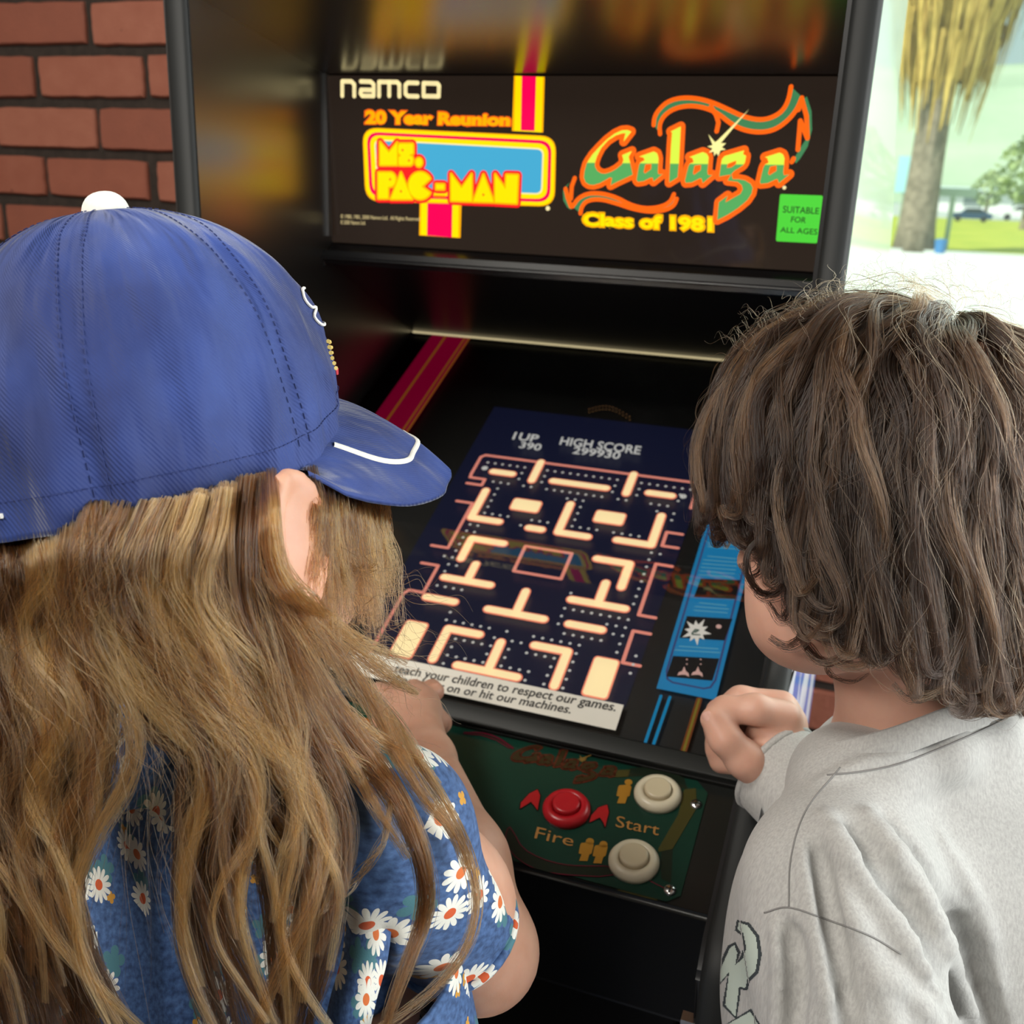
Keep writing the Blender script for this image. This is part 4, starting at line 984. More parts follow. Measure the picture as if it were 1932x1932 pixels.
def relaxed_hand(W_,d,palm,sg):
    """wrist, finger direction, palm normal, thumb side"""
    d=unit(d); palm=unit(palm-d*(palm@d)); sd=np.cross(d,palm)*sg; f=Field()
    f.cap(W_-d*.03,W_,.0215,.0225,.01).cap(W_,W_+d*.045,.021,.021,.012).cap(W_+d*.02+sd*.016,W_+d*.062+sd*.022,.0145,.0125,.014).cap(W_+d*.02-sd*.016,W_+d*.056-sd*.022,.0145,.0120,.014)
    for o,l in ((.026,.90),(.009,1.0),(-.009,.95),(-.026,.76)):
        b=W_+d*.064+sd*o; f.chain([(b,.0088),(b+(d*.026+palm*.006)*l,.0082),(b+(d*.042+palm*.018)*l,.0076),(b+(d*.052+palm*.032)*l,.0068)],.004)
    b=W_+d*.014+sd*.022; f.chain([(b,.0105),(b+sd*.022+d*.018+palm*.006,.0095),(b+sd*.026+d*.042+palm*.016,.0080)],.005)
    p=np.array([W_-d*.05,W_+d*.14,W_+sd*.07,W_-sd*.06,W_+palm*.06,W_-palm*.04]); return (f,p.min(0),p.max(0),.0024)
lh=relaxed_hand(np.array([-.22,-.235,.95]),w2v(v2w(np.array([[-.22,-.235,.95]]))[0]+np.array([.35,.9,.05]))-np.array([-.22,-.235,.95]),w2v(CAM_P+np.array([0,0,-1.])),1)
# ear
ef=Field(); EC=vc(556,1012,.506)
for a0 in range(0,300,20):
    t0,t1=math.radians(a0-60),math.radians(a0-40)
    pt=lambda t: EC+gup*(.030*math.cos(t))-gfw*(.0175*math.sin(t))+gsd*(.010*max(0,math.sin(t)))
    ef.cap(pt(t0),pt(t1),.0036,.0036,.004)
ef.ell(EC+gsd*.001-gfw*.002,(.006,.026,.014),AX,.006).ell(EC-gup*.030+gfw*.004,(.005,.009,.007),AX,.006)
lo=np.array([-.45,-.66,.48]); hi=np.array([.06,.17,1.0])
def bound(f,*pts,m=.05): p=np.array(pts); return p.min(0)-m,p.max(0)+m
ghip=gbase+np.array([.062,-.018,0]); ghip[2]=.80; gfww=CF*.8+CR*.5
lf_,l0,l1=lower(girl,None,ghip,gfww,.06,SKG,.44,None,None)
gb=skin_mesh('body',[(bf,lo,hi,.0048),(lf_,l0,l1,.009),(hf,*bound(hf,WR-d1*.02,HN+d1*.045,HN-upv*.03,HN+side*.04,HN-side*.04),.0022),lh,(ef,EC-.05,EC+.05,.0016)],SKG,girl,2)
for sg in (1,-1):
    c=L(sg*.031,-.012,.0665); e=[]
    multi('eye',[lathe([(.0108*math.sin(math.pi*k/10)+1e-5,-.0108*math.cos(math.pi*k/10)) for k in range(11)],v2w(c[None])[0],tuple(v2w((c+gfw)[None])[0]-v2w(c[None])[0]),16)],EYEW,gb,smooth=True)
SHOE=mat('canvas_shoe',(.10,.10,.11),.7)
# ---- dress
def denim(m):
    uv=node(m,'ShaderNodeUVMap'); uv.uv_map='cloth'
    def daisy(scale,shift,R,npet,keep,seed):
        mp=node(m,'ShaderNodeMapping'); mp.inputs['Scale'].default_value=(scale,scale,1); mp.inputs['Location'].default_value=(*shift,0); link(m,uv.outputs[0],mp.inputs[0])
        vo=node(m,'ShaderNodeTexVoronoi',voronoi_dimensions='2D'); vo.inputs['Scale'].default_value=1; vo.inputs['Randomness'].default_value=.85; link(m,mp.outputs[0],vo.inputs['Vector'])
        sb=node(m,'ShaderNodeVectorMath',operation='SUBTRACT'); link(m,mp.outputs[0],sb.inputs[0]); link(m,vo.outputs['Position'],sb.inputs[1])
        sp=node(m,'ShaderNodeSeparateXYZ'); link(m,sb.outputs[0],sp.inputs[0])
        at=node(m,'ShaderNodeMath',operation='ARCTAN2'); link(m,sp.outputs[1],at.inputs[0]); link(m,sp.outputs[0],at.inputs[1])
        sc=node(m,'ShaderNodeSeparateXYZ'); link(m,vo.outputs['Color'],sc.inputs[0])
        a2=node(m,'ShaderNodeMath',operation='MULTIPLY_ADD'); a2.inputs[1].default_value=npet/2; link(m,at.outputs[0],a2.inputs[0])
        rr=node(m,'ShaderNodeMath',operation='MULTIPLY'); rr.inputs[1].default_value=6.28; link(m,sc.outputs[0],rr.inputs[0]); link(m,rr.outputs[0],a2.inputs[2])
        cs=node(m,'ShaderNodeMath',operation='COSINE'); link(m,a2.outputs[0],cs.inputs[0]); ab=node(m,'ShaderNodeMath',operation='ABSOLUTE'); link(m,cs.outputs[0],ab.inputs[0])
        pw=node(m,'ShaderNodeMath',operation='POWER'); pw.inputs[1].default_value=.5; link(m,ab.outputs[0],pw.inputs[0])
        rad=node(m,'ShaderNodeMath',operation='MULTIPLY_ADD'); rad.inputs[1].default_value=R*.62; rad.inputs[2].default_value=R*.38; link(m,pw.outputs[0],rad.inputs[0])
        lt=node(m,'ShaderNodeMath',operation='LESS_THAN'); link(m,vo.outputs['Distance'],lt.inputs[0]); link(m,rad.outputs[0],lt.inputs[1])
        kp=node(m,'ShaderNodeMath',operation='LESS_THAN'); kp.inputs[1].default_value=keep; link(m,sc.outputs[1],kp.inputs[0])
        an=node(m,'ShaderNodeMath',operation='MULTIPLY'); link(m,lt.outputs[0],an.inputs[0]); link(m,kp.outputs[0],an.inputs[1])
        ce=node(m,'ShaderNodeMath',operation='LESS_THAN'); ce.inputs[1].default_value=R*.30; link(m,vo.outputs['Distance'],ce.inputs[0])
        cn=node(m,'ShaderNodeMath',operation='MULTIPLY'); link(m,ce.outputs[0],cn.inputs[0]); link(m,kp.outputs[0],cn.inputs[1])
        return an,cn
    n=node(m,'ShaderNodeTexNoise'); n.inputs['Scale'].default_value=260; n.inputs['Detail'].default_value=3; link(m,uv.outputs[0],n.inputs[0])
    r=node(m,'ShaderNodeValToRGB'); r.color_ramp.elements[0].position=.3; r.color_ramp.elements[1].position=.72; r.color_ramp.elements[0].color=(.016,.045,.13,1); r.color_ramp.elements[1].color=(.07,.15,.35,1); link(m,n.outputs['Fac'],r.inputs[0])
    cur=r.outputs[0]
    def over(fac,col):
        nonlocal cur
        mx=node(m,'ShaderNodeMix',data_type='RGBA'); mx.inputs[7].default_value=(*col,1); link(m,fac.outputs[0],mx.inputs[0]); link(m,cur,mx.inputs[6]); cur=mx.outputs[2]
    p,c=daisy(40,(.3,.7),.38,5,.40,0); over(p,(.055,.17,.21))
    p,c=daisy(44,(.9,.15),.17,4,.22,0); over(p,(.55,.27,.03))
    p,c=daisy(36,(.1,.2),.40,13,.42,0); over(p,(.72,.72,.66)); over(c,(.58,.09,.02))
    p,c=daisy(33,(5.35,3.7),.38,11,.28,0); over(p,(.72,.72,.66)); over(c,(.60,.14,.03))
    link(m,cur,bsdf(m).inputs['Base Color'])
    n2=node(m,'ShaderNodeTexNoise'); n2.inputs['Scale'].default_value=900; bp=node(m,'ShaderNodeBump'); bp.inputs['Strength'].default_value=.25; bp.inputs['Distance'].default_value=.0005
    link(m,uv.outputs[0],n2.inputs[0]); link(m,n2.outputs['Fac'],bp.inputs['Height']); link(m,bp.outputs[0],bsdf(m).inputs['Normal'])
DENIM=mat('daisy_denim',rough=.75,sheen=.15); denim(DENIM)
def cloth_uv(o,cx,cz):
    """unroll around the vertical view axis through (cx,cz)"""
    me=o.data; co=np.empty(len(me.vertices)*3,np.float32); me.vertices.foreach_get('co',co); d=co.reshape(-1,3)-CAM_P
    v=np.stack([d@CR,d@CU,d@CF],1)
    u=np.stack([np.arctan2(v[:,0]-cx,-(v[:,2]-cz))*.16,v[:,1]],1)
    li=np.empty(len(me.loops),np.int32); me.loops.foreach_get('vertex_index',li)
    ul=me.uv_layers.new(name='cloth'); ul.data.foreach_set('uv',u[li].astype(np.float32).ravel())
df=Field()
df.cap(RS,LS,.0485,.0485,.03).ell((-.185,-.31,.665),(.133,.205,.078),None,.04).ell((-.17,-.54,.675),(.140,.16,.100),None,.05)
df.cap(NB,NB-np.array([0,.02,0]),.046,.056,.025)
SP=vc(785,1655,.598); UA=unit(EL-RS); UB=unit(np.cross(UA,(0,0,1)))
AXS=np.array([UB,UA,np.cross(UB,UA)])
df.ell(SP,(.040,.062,.044),AXS,.022).cap(SP+UA*.034,SP+UA*.058,.041,.040,.012)
# gathers of the puff sleeve and folds across the back
for i in range(9):
    t=-1.2+2.6*i/8; w_=math.sin(t); dz=-math.cos(t)
    a=SP-UA*.050+np.array([w_*.020,0,dz*.022]); b=SP+np.array([w_*.0405,0,dz*.044]); c=SP+UA*.058+np.array([w_*.038,0,dz*.040])
    df.chain([(a,.0022),(b,.0030),(c,.0026)],.007)
folds=[fold(df,p,r) for p,r in (([(600,1560),(590,1700),(560,1980)],.006),([(700,1700),(660,1820),(640,1980)],.007),([(300,1600),(330,1980)],.006),([(480,1560),(500,1980)],.005),([(760,1760),(720,1860),(690,1980)],.006),([(640,1440),(690,1500),(720,1560)],.004))]
for q in folds: df.chain(q,.007)
df.cut(SP+UA*.066,UA)
dress=skin_mesh('dress',[(df,np.array([-.42,-.66,.50]),np.array([.03,-.08,.82]),.0034)],DENIM,girl,2); cloth_uv(dress,-.17,.70)
# frilled collar at the back of the neck
V=[];F=[]; n=60
for k in range(n+1):
    t=-1.25+2.5*k/n; c0=NB+np.array([0,.006,0]); dr=np.array([math.sin(t),0,-math.cos(t)]); wv=math.sin(t*13)
    V+=[c0+dr*.050,c0+dr*(.066+.003*wv)+np.array([0,-.010,0]),c0+dr*(.078+.008*wv)+np.array([0,-.034-.004*math.cos(t*13),0])]
for k in range(n):
    for j in range(2): F.append((3*k+j,3*k+j+1,3*k+4+j,3*k+3+j))
fr=mesh('frill_collar',v2w(np.array(V)),F,DENIM,dress,smooth=True); so=fr.modifiers.new('th','SOLIDIFY'); so.thickness=.0015; cloth_uv(fr,-.19,.66)
# hem band of the sleeve, waist tie
ring=[SP+UA*.062+AXS[0]*.0405*math.cos(t)+AXS[2]*.0405*math.sin(t) for t in np.linspace(0,2*math.pi,33)]
multi('sleeve_hem',[tube([tuple(q) for q in v2w(np.array(ring))],.0032,8,False)],DENIM,dress,smooth=True); cloth_uv(bpy.data.objects['sleeve_hem'],-.1,.66)
tie=[vc(700,1700,.555),vc(690,1800,.548),vc(668,1880,.545),vc(650,1960,.55)]
V=[]; 
for q in catmull(tie,12): V+=[q+np.array([-.012,0,0]),q+np.array([0,0,-.004]),q+np.array([.012,0,0])]
F=[(3*k+j,3*k+j+1,3*k+4+j,3*k+3+j) for k in range(11) for j in range(2)]
tt_=mesh('waist_tie',v2w(np.array(V)),F,DENIM,dress,smooth=True); so=tt_.modifiers.new('th','SOLIDIFY'); so.thickness=.002; cloth_uv(tt_,-.1,.62)
# skirt of the dress, shoes
V=[];F=[]; wc=np.array([ghip[0],ghip[1]])
for j,(z,r) in enumerate(((1.115,.124),(1.02,.142),(.95,.155),(.85,.172),(.70,.200),(.55,.225),(.48,.235))):
    for i in range(48):
        a=2*math.pi*i/48; q=r*(1+.05*math.sin(9*a)*j/5); V.append((wc[0]+q*math.cos(a)*1.05,wc[1]+q*math.sin(a)*.92,z))
for j in range(6):
    for i in range(48): F.append((j*48+i,j*48+(i+1)%48,(j+1)*48+(i+1)%48,(j+1)*48+i))
sk_=mesh('skirt',V,F,DENIM,dress,smooth=True); so=sk_.modifiers.new('th','SOLIDIFY'); so.thickness=.003; cloth_uv(sk_,-.17,.70)
lower(girl,None,ghip,gfww,.06,SKG,.44,None,SHOE)
# ---- cap
CC=vc(312,922,.570); cup,cfw,csd=frame_of((-.16,.97,-.18),(.80,0,.60))
if csd[2]>0: csd=-csd                       # towards camera = her right
AF_,AS_,HC=.107,.089,.152
CAPB=mat('cap_blue_twill',(.025,.05,.24),.72,sheen=.25)
def _twill(m):
    tc=node(m,'ShaderNodeTexCoord'); n=node(m,'ShaderNodeTexNoise'); n.inputs['Scale'].default_value=14; n.inputs['Detail'].default_value=4; link(m,tc.outputs['Object'],n.inputs[0])
    r=node(m,'ShaderNodeValToRGB'); r.color_ramp.elements[0].position=.35; r.color_ramp.elements[1].position=.68; r.color_ramp.elements[0].color=(.008,.022,.125,1); r.color_ramp.elements[1].color=(.024,.058,.26,1); link(m,n.outputs['Fac'],r.inputs[0]); link(m,r.outputs[0],bsdf(m).inputs['Base Color'])
    uv=node(m,'ShaderNodeUVMap'); uv.uv_map='cloth'
    wv=node(m,'ShaderNodeTexWave',wave_type='BANDS',bands_direction='DIAGONAL'); wv.inputs['Scale'].default_value=300; wv.inputs['Distortion'].default_value=.6; link(m,uv.outputs[0],wv.inputs[0])
    mp=node(m,'ShaderNodeMapping'); mp.inputs['Scale'].default_value=(34,10,1); link(m,uv.outputs[0],mp.inputs[0])
    n2=node(m,'ShaderNodeTexNoise'); n2.inputs['Scale'].default_value=1.0; n2.inputs['Detail'].default_value=3; link(m,mp.outputs[0],n2.inputs[0])
    b1=node(m,'ShaderNodeBump'); b1.inputs['Strength'].default_value=.30; b1.inputs['Distance'].default_value=.0009; link(m,wv.outputs['Fac'],b1.inputs['Height'])
    b2=node(m,'ShaderNodeBump'); b2.inputs['Strength'].default_value=.8; b2.inputs['Distance'].default_value=.012; link(m,n2.outputs['Fac'],b2.inputs['Height'])
    mp3=node(m,'ShaderNodeMapping'); mp3.inputs['Scale'].default_value=(11,5,1); mp3.inputs['Rotation'].default_value=(0,0,.35); link(m,uv.outputs[0],mp3.inputs[0])
    n3=node(m,'ShaderNodeTexNoise'); n3.inputs['Scale'].default_value=1.0; n3.inputs['Detail'].default_value=2; n3.inputs['Distortion'].default_value=.8; link(m,mp3.outputs[0],n3.inputs[0])
    b3=node(m,'ShaderNodeBump'); b3.inputs['Strength'].default_value=.9; b3.inputs['Distance'].default_value=.05; link(m,n3.outputs['Fac'],b3.inputs['Height']); link(m,b1.outputs[0],b3.inputs['Normal']); link(m,b3.outputs[0],b2.inputs['Normal']); link(m,b2.outputs[0],bsdf(m).inputs['Normal'])
_twill(CAPB)
SEAMS=[math.radians(60*k) for k in range(6)]
def lift(ph): return .036*max(0,math.cos(ph))**3
def crown(ph,t,off=0):
    """ph azimuth from the front towards her right, t 0 apex..1 rim"""
    a=t*math.pi/2; e=.80; rr=math.sin(a)**e; hh=math.cos(a)**.86
    front=max(0,math.cos(ph)); rr*=1+.05*front*math.sin(a*2)
    ds=min(abs((ph-s+math.pi)%(2*math.pi)-math.pi) for s in SEAMS)
    pinch=.0022*math.exp(-(ds/.045)**2)*math.sin(a)-.0030*math.sin(a*2)*math.cos(ds*3)*0
    puff=.0035*math.sin(min(ds,math.pi/6)*3)*math.sin(a*2)
    wr=.0020*math.sin(7*ph+6*t+1.5*math.sin(3*ph))*math.sin(a*2)+.0012*math.sin(19*ph-9*t+2*math.sin(5*t))*t+.0012*math.sin(11*ph+14*t)*math.sin(a*2)
    r=1+(off-pinch+puff+wr)/.1
    z=HC*hh*(1 if t<1 else 1)-.004*t*math.sin(6*ph)*0
    return CC+cfw*(AF_*rr*r*math.cos(ph))+csd*(AS_*rr*r*math.sin(ph))+cup*(z+off*.6*math.cos(a)+lift(ph)*t**6)
V=[];F=[];UVp=[];np_,nt_=180,44
for j in range(nt_+1):
    t=max(j/nt_,.004)
    for i in range(np_):
        ph=2*math.pi*i/np_; V.append(crown(ph,t)); UVp.append((ph*.1,t*.17))
for j in range(nt_):
    for i in range(np_): F.append((j*np_+i,j*np_+(i+1)%np_,(j+1)*np_+(i+1)%np_,(j+1)*np_+i))
# folded band under the rim
for j,(ins,dn) in enumerate(((.0,-.0035),(.004,-.0035),(.006,.012))):
    for i in range(np_):
        ph=2*math.pi*i/np_; p=crown(ph,1); q=p-CC; q=q-cup*(q@cup); V.append(p-unit(q)*ins+cup*dn); UVp.append((ph*.1,.17+.01*j))
for j in range(3):
    b=nt_*np_ if j==0 else (nt_+j)*np_; c_=(nt_+1+j)*np_
    for i in range(np_): F.append((b+i,b+(i+1)%np_,c_+(i+1)%np_,c_+i))
capo=mesh('cap',v2w(np.array(V)),F,CAPB,girl,smooth=True,label='royal blue baseball cap with white top button')
def setuv(o,uvp):
    me=o.data; li=np.empty(len(me.loops),np.int32); me.loops.foreach_get('vertex_index',li); ul=me.uv_layers.new(name='cloth'); ul.data.foreach_set('uv',np.array(uvp,np.float32)[li].ravel())
setuv(capo,UVp)
# bill
def bill(f,s,top=True):
    ph=math.radians(64)*f; base=crown(ph,1)-cup*.001; q=max(0,1-abs(f)**2.3)**.6
    return base+cfw*(.070*q*s)+csd*(.010*f*s)-cup*((.05*s+.03*s*s)*q)+cup*(.024*(1-f*f)*s)+cup*(0 if top else -.0028)
V=[];F=[];UVp=[]; nf,ns=48,16
for top in (True,False):
    for j in range(ns+1):
        for i in range(nf+1):
            V.append(bill(-1+2*i/nf,j/ns,top)); UVp.append((i/nf*.2,j/ns*.07))
w_=nf+1; N0=(ns+1)*w_
for j in range(ns):
    for i in range(nf):
        q=(j*w_+i,j*w_+i+1,(j+1)*w_+i+1,(j+1)*w_+i); F.append(q); F.append(tuple(N0+x for x in reversed(q)))
for i in range(nf): F.append((ns*w_+i,ns*w_+i+1,N0+ns*w_+i+1,N0+ns*w_+i))
bl=mesh('bill',v2w(np.array(V)),F,CAPB,capo,smooth=True); setuv(bl,UVp)
WCOT=noisecol(mat('white_cotton',rough=.8),(.74,.72,.66),(.80,.78,.73),300,bump=.4,bscale=900,dist=.0005)
nrm_b=[]
pp_=[]; nb=[]
for k in range(61):
    u=-1+2*k/60; f=.72*math.sin(u*math.pi/2); s=.64*(1-abs(u)**5)+.06
    p=bill(f,s); q1=bill(f+.01,s)-bill(f-.01,s); q2=bill(f,min(s+.01,1))-bill(f,s-.01); n_=unit(np.cross(q1,q2)); n_=n_ if n_@cup>0 else -n_
    pp_.append(p); nb.append(n_)
V=[];F=[]
for k in range(61):
    t=unit(pp_[min(k+1,60)]-pp_[max(k-1,0)]); b_=np.cross(t,nb[k])
    V+=[pp_[k]+b_*.0017+nb[k]*.0002,pp_[k]+b_*.0012+nb[k]*.0013,pp_[k]-b_*.0012+nb[k]*.0013,pp_[k]-b_*.0017+nb[k]*.0002]
for k in range(60):
    for j in range(3): F.append((4*k+j,4*k+j+1,4*k+5+j,4*k+4+j))
mesh('piping',v2w(np.array(V)),F,WCOT,capo,smooth=True)
ap=crown(0,.004); vb_,fb_=lathe([(.0125*math.cos(a)**.8+1e-4,.0125*math.sin(a)-.0015) for a in np.linspace(-.35,math.pi/2-.01,12)],v2w(ap[None])[0],tuple(v2w((ap+cup)[None])[0]-v2w(ap[None])[0]),32)
mesh('button',vb_,fb_,WCOT,capo,smooth=True)
# stitching along the seams and the hem
THR=mat('navy_thread',(.012,.026,.13),.7)
parts=[]
for s_ in SEAMS:
    for d_ in (-.035,.035):
        for k in range(40):
            t0=.08+.9*k/40; parts.append(tube([tuple(q) for q in v2w(np.array([crown(s_+d_/(max(t0,.3)),t0,.0006),crown(s_+d_/(max(t0,.3)),t0+.013,.0006)]))],.0003,4))
for k in range(190):
    a0=2*math.pi*k/190; parts.append(tube([tuple(q) for q in v2w(np.array([crown(a0,.955,.0006),crown(a0+.02,.955,.0006)]))],.0003,4))
multi('stitching',parts,THR,capo,kind='stuff')
# embroidery on the front and two white bar tacks at the back
parts=[];p2=[];p3=[]
def onc(ph,t): return tuple(v2w(np.array([crown(math.radians(ph),t,.0010)]))[0])
parts.append(tube([onc(a,b) for a,b in catmull([(24,.60),(29,.605),(32,.635),(30,.665),(27,.668),(31,.695),(28,.725),(20,.72)],26)],.0009,6))
parts.append(tube([onc(a,b) for a,b in ((160,.935),(156,.93),(155,.945))],.001,6)); parts.append(tube([onc(a,b) for a,b in ((152,.975),(148,.975))],.0014,6))
for k in range(6): p2.append(tube([onc(24-k,.78+.02*k),onc(14-k,.79+.02*k)],.0013,6))
p3.append(tube([onc(12,.90),onc(16,.89),onc(15,.91)],.0011,6))
emb=multi('embroidery',parts,WCOT,capo); multi('embroidery',p2,mat('yellow_thread',(.75,.55,.16),.6),capo); multi('embroidery',p3,mat('red_thread',(.6,.03,.05),.6),capo)
# ---------------------------------------------------------------- boy
bbase=v2w(np.array([vc(1750,1700,.70)]))[0]
boy=empty('person',(bbase[0],bbase[1],-.02),'child with wavy dark brown hair in a grey long-sleeved shirt, fist on the cabinet edge','person')
BH=vc(1650,930,.665); bup,bfw,bsd=frame_of((.02,.99,.05),(-.62,-.12,.77))
if bsd[2]>0: bsd=-bsd            # near side = his left
BX=np.array([bsd,bup,bfw]); B=lambda s_,u,f: BH+bsd*s_+bup*u+bfw*f
of=Field()
of.ell(B(0,.030,-.010),(.078,.088,.095),BX,.02)
of.ell(vc(1545,1095,.660),(.047,.058,.052),None,.03).ell(vc(1488,1172,.672),(.0165,.018,.018),None,.022).ell(vc(1560,1182,.655),(.035,.018,.035),None,.03)
of.cap(B(-.01,-.02,.098),B(-.01,-.046,.112),.006,.009,.012).ell(B(-.01,-.072,.098),(.016,.006,.008),BX,.008).ell(B(-.01,-.082,.097),(.016,.006,.008),BX,.008)
for sg in (1,-1): of.ell(B(sg*.032-.01,-.010,.096),(.014,.009,.010),BX,.01,True)
BN=vc(1722,1410,.715)
of.cap(vc(1672,1170,.690),BN,.0405,.047,.025)
BL=vc(1576,1672,.625); BRs=vc(1840,1560,.80)
of.cap(BL,BRs,.04,.04,.03).ell(vc(1790,1800,.745),(.14,.19,.085),None,.05)
of.chain([(BL,.038),(vc(1605,1950,.605),.035)],.02)
BE=vc(1625,1600,.762); BW=vc(1455,1442,.825)
of.chain([(BRs,.036),(BE,.033),(BW,.0225)],.02)
HZ=-.062; hb=Field(); Q=lambda x,y,z: vc(x,y,z+HZ)
hb.cap(Q(1505,1510,.890),BW,.0225,.0225,.01).cap(BW,Q(1462,1400,.886),.0225,.022,.014).cap(Q(1462,1400,.880),Q(1476,1366,.892),.020,.020,.014).cap(Q(1470,1395,.905),Q(1466,1372,.918),.019,.018,.012)
hb.chain([(Q(1480,1352,.874),.0132),(Q(1424,1338,.864),.0118),(Q(1368,1340,.868),.0108),(Q(1352,1372,.884),.0096),(Q(1378,1398,.902),.0085)],.006)
hb.chain([(Q(1474,1332,.893),.0130),(Q(1398,1322,.896),.0116),(Q(1358,1345,.905),.0106),(Q(1362,1390,.916),.0094),(Q(1392,1408,.925),.0085)],.006)
hb.chain([(Q(1464,1340,.914),.0125),(Q(1394,1340,.926),.0112),(Q(1353,1372,.928),.0102),(Q(1354,1414,.926),.0092),(Q(1385,1432,.925),.0082)],.006)
hb.chain([(Q(1452,1362,.930),.0115),(Q(1392,1368,.938),.0100),(Q(1354,1402,.936),.0092),(Q(1360,1438,.926),.0082),(Q(1388,1446,.920),.0076)],.006)
hb.chain([(Q(1444,1468,.872),.0160),(Q(1404,1432,.858),.0140),(Q(1368,1394,.854),.0118),(Q(1345,1358,.858),.0100)],.008)
nail=[]
bhip=bbase.copy(); bhip[2]=.80; bfww=CF*.8-CR*.55
ea=vc(1612,1975,.602); dn_=w2v(CAM_P+np.array([.0,.10,-1.])); bw2=ea+unit(dn_)*.185
rh=relaxed_hand(bw2,dn_,w2v(CAM_P+np.array([-1.,0,0])),1)
la=Field(); la.chain([(ea-unit(dn_)*.03,.034),(ea+unit(dn_)*.08,.033),(bw2,.022)],.02)
bo=skin_mesh('body',[rh,(la,np.minimum(ea,bw2)-.06,np.maximum(ea,bw2)+.06,.004),(of,np.array([.12,-.50,.53]),np.array([.50,.10,1.0]),.0046),(hb,np.array([.145,-.270,.75]),np.array([.27,-.135,.93]),.0019)],SKB,boy,2)
th=Q(1345,1360,.858); tn=unit(np.array([-.55,.25,-.8])); tu=unit(Q(1345,1358,.858)-Q(1368,1394,.854))
ts=np.cross(tu,tn); V=[];F=[]
for i in range(6):
    for j in range(7):
        a=-1+2*j/6; b=-1+2*i/5; q=th+tu*(.001+.0052*b)+ts*(.0050*a*math.sqrt(max(0,1-.35*b*b)))+tn*(.0102-.0032*a*a); V.append(q)
for i in range(5):
    for j in range(6): F.append((i*7+j,i*7+j+1,(i+1)*7+j+1,(i+1)*7+j))
mesh('thumb_nail',v2w(np.array(V)),F,mat('nail',(.68,.40,.33),.25),bo,smooth=True)
TROU=noisecol(mat('dark_blue_trousers',rough=.85),(.02,.025,.045),(.035,.04,.065),60)
tf_,t0_,t1_=lower(boy,None,bhip,bfww,.075,SKB,.44,None,SHOE)
_ev=tf_.ev
skin_mesh('trousers',[(lambda X:_ev(X)-.010,t0_,t1_,.009)],TROU,boy,2)
# ---- shirt
SHIRT=mat('grey_heather_jersey',rough=.85,sheen=.2)
def _heather(m):
    tc=node(m,'ShaderNodeTexCoord'); mp=node(m,'ShaderNodeMapping'); mp.inputs['Scale'].default_value=(700,700,140); mp.inputs['Rotation'].default_value=(.5,.35,0); link(m,tc.outputs['Object'],mp.inputs[0])
    n=node(m,'ShaderNodeTexNoise'); n.inputs['Scale'].default_value=1; n.inputs['Detail'].default_value=4; link(m,mp.outputs[0],n.inputs[0])
    r=node(m,'ShaderNodeValToRGB'); r.color_ramp.elements[0].position=.32; r.color_ramp.elements[1].position=.66; r.color_ramp.elements[0].color=(.33,.325,.315,1); r.color_ramp.elements[1].color=(.42,.415,.40,1); link(m,n.outputs['Fac'],r.inputs[0]); link(m,r.outputs[0],bsdf(m).inputs['Base Color'])
    n2=node(m,'ShaderNodeTexNoise'); n2.inputs['Scale'].default_value=700; bp=node(m,'ShaderNodeBump'); bp.inputs['Strength'].default_value=.35; bp.inputs['Distance'].default_value=.0006; link(m,tc.outputs['Object'],n2.inputs[0]); link(m,n2.outputs['Fac'],bp.inputs['Height']); link(m,bp.outputs[0],bsdf(m).inputs['Normal'])
_heather(SHIRT)
sf=Field()
sf.cap(BL,BRs,.0485,.052,.04).ell(vc(1800,1800,.755),(.150,.205,.110),None,.05).ell(vc(1845,1600,.745),(.115,.115,.085),None,.05)
cpts=[(1545,1418,.690),(1590,1418,.655),(1680,1396,.640),(1790,1355,.645),(1885,1318,.675),(1925,1290,.73),(1880,1290,.785),(1730,1325,.80),(1600,1375,.765),(1548,1408,.72),(1545,1418,.690)]
sf.chain([(vc(*p)*.93+vc(1725,1390,.715)*.07-np.array([0,.021,0]),.0115) for p in cpts],.022).ell(vc(1725,1450,.715),(.060,.018,.056),None,.03)
sf.cap(vc(1620,1470,.695),vc(1850,1430,.75),.034,.045,.035).cap(vc(1600,1505,.66),BL,.034,.045,.03)
sf.chain([(BL,.0500),(vc(1590,1800,.612),.0520),(vc(1612,1990,.600),.0570)],.022)
sf.ell(np.array([.33,-.47,.74]),(.14,.14,.11),None,.05).ell(vc(1500,1880,.700),(.051,.10,.055),None,.035).ell(vc(1482,1715,.675),(.027,.050,.045),None,.03)
folds=[fold(sf,p,r) for p,r in (([(1560,1545),(1620,1640),(1700,1760),(1770,1870),(1830,1990)],.0085),([(1640,1540),(1710,1640),(1770,1760),(1820,1880),(1850,1990)],.0075),([(1515,1590),(1535,1700),(1560,1850),(1575,1990)],.0050),([(1590,1690),(1640,1800),(1680,1930),(1690,1990)],.0060),([(1468,1740),(1475,1850),(1462,1990)],.0045),([(1760,1560),(1850,1720),(1890,1880)],.0040),([(1545,1480),(1640,1440),(1740,1420)],.0035),([(1660,1830),(1740,1900),(1790,1990)],.0055))]
for q in folds: sf.chain(q,.005)
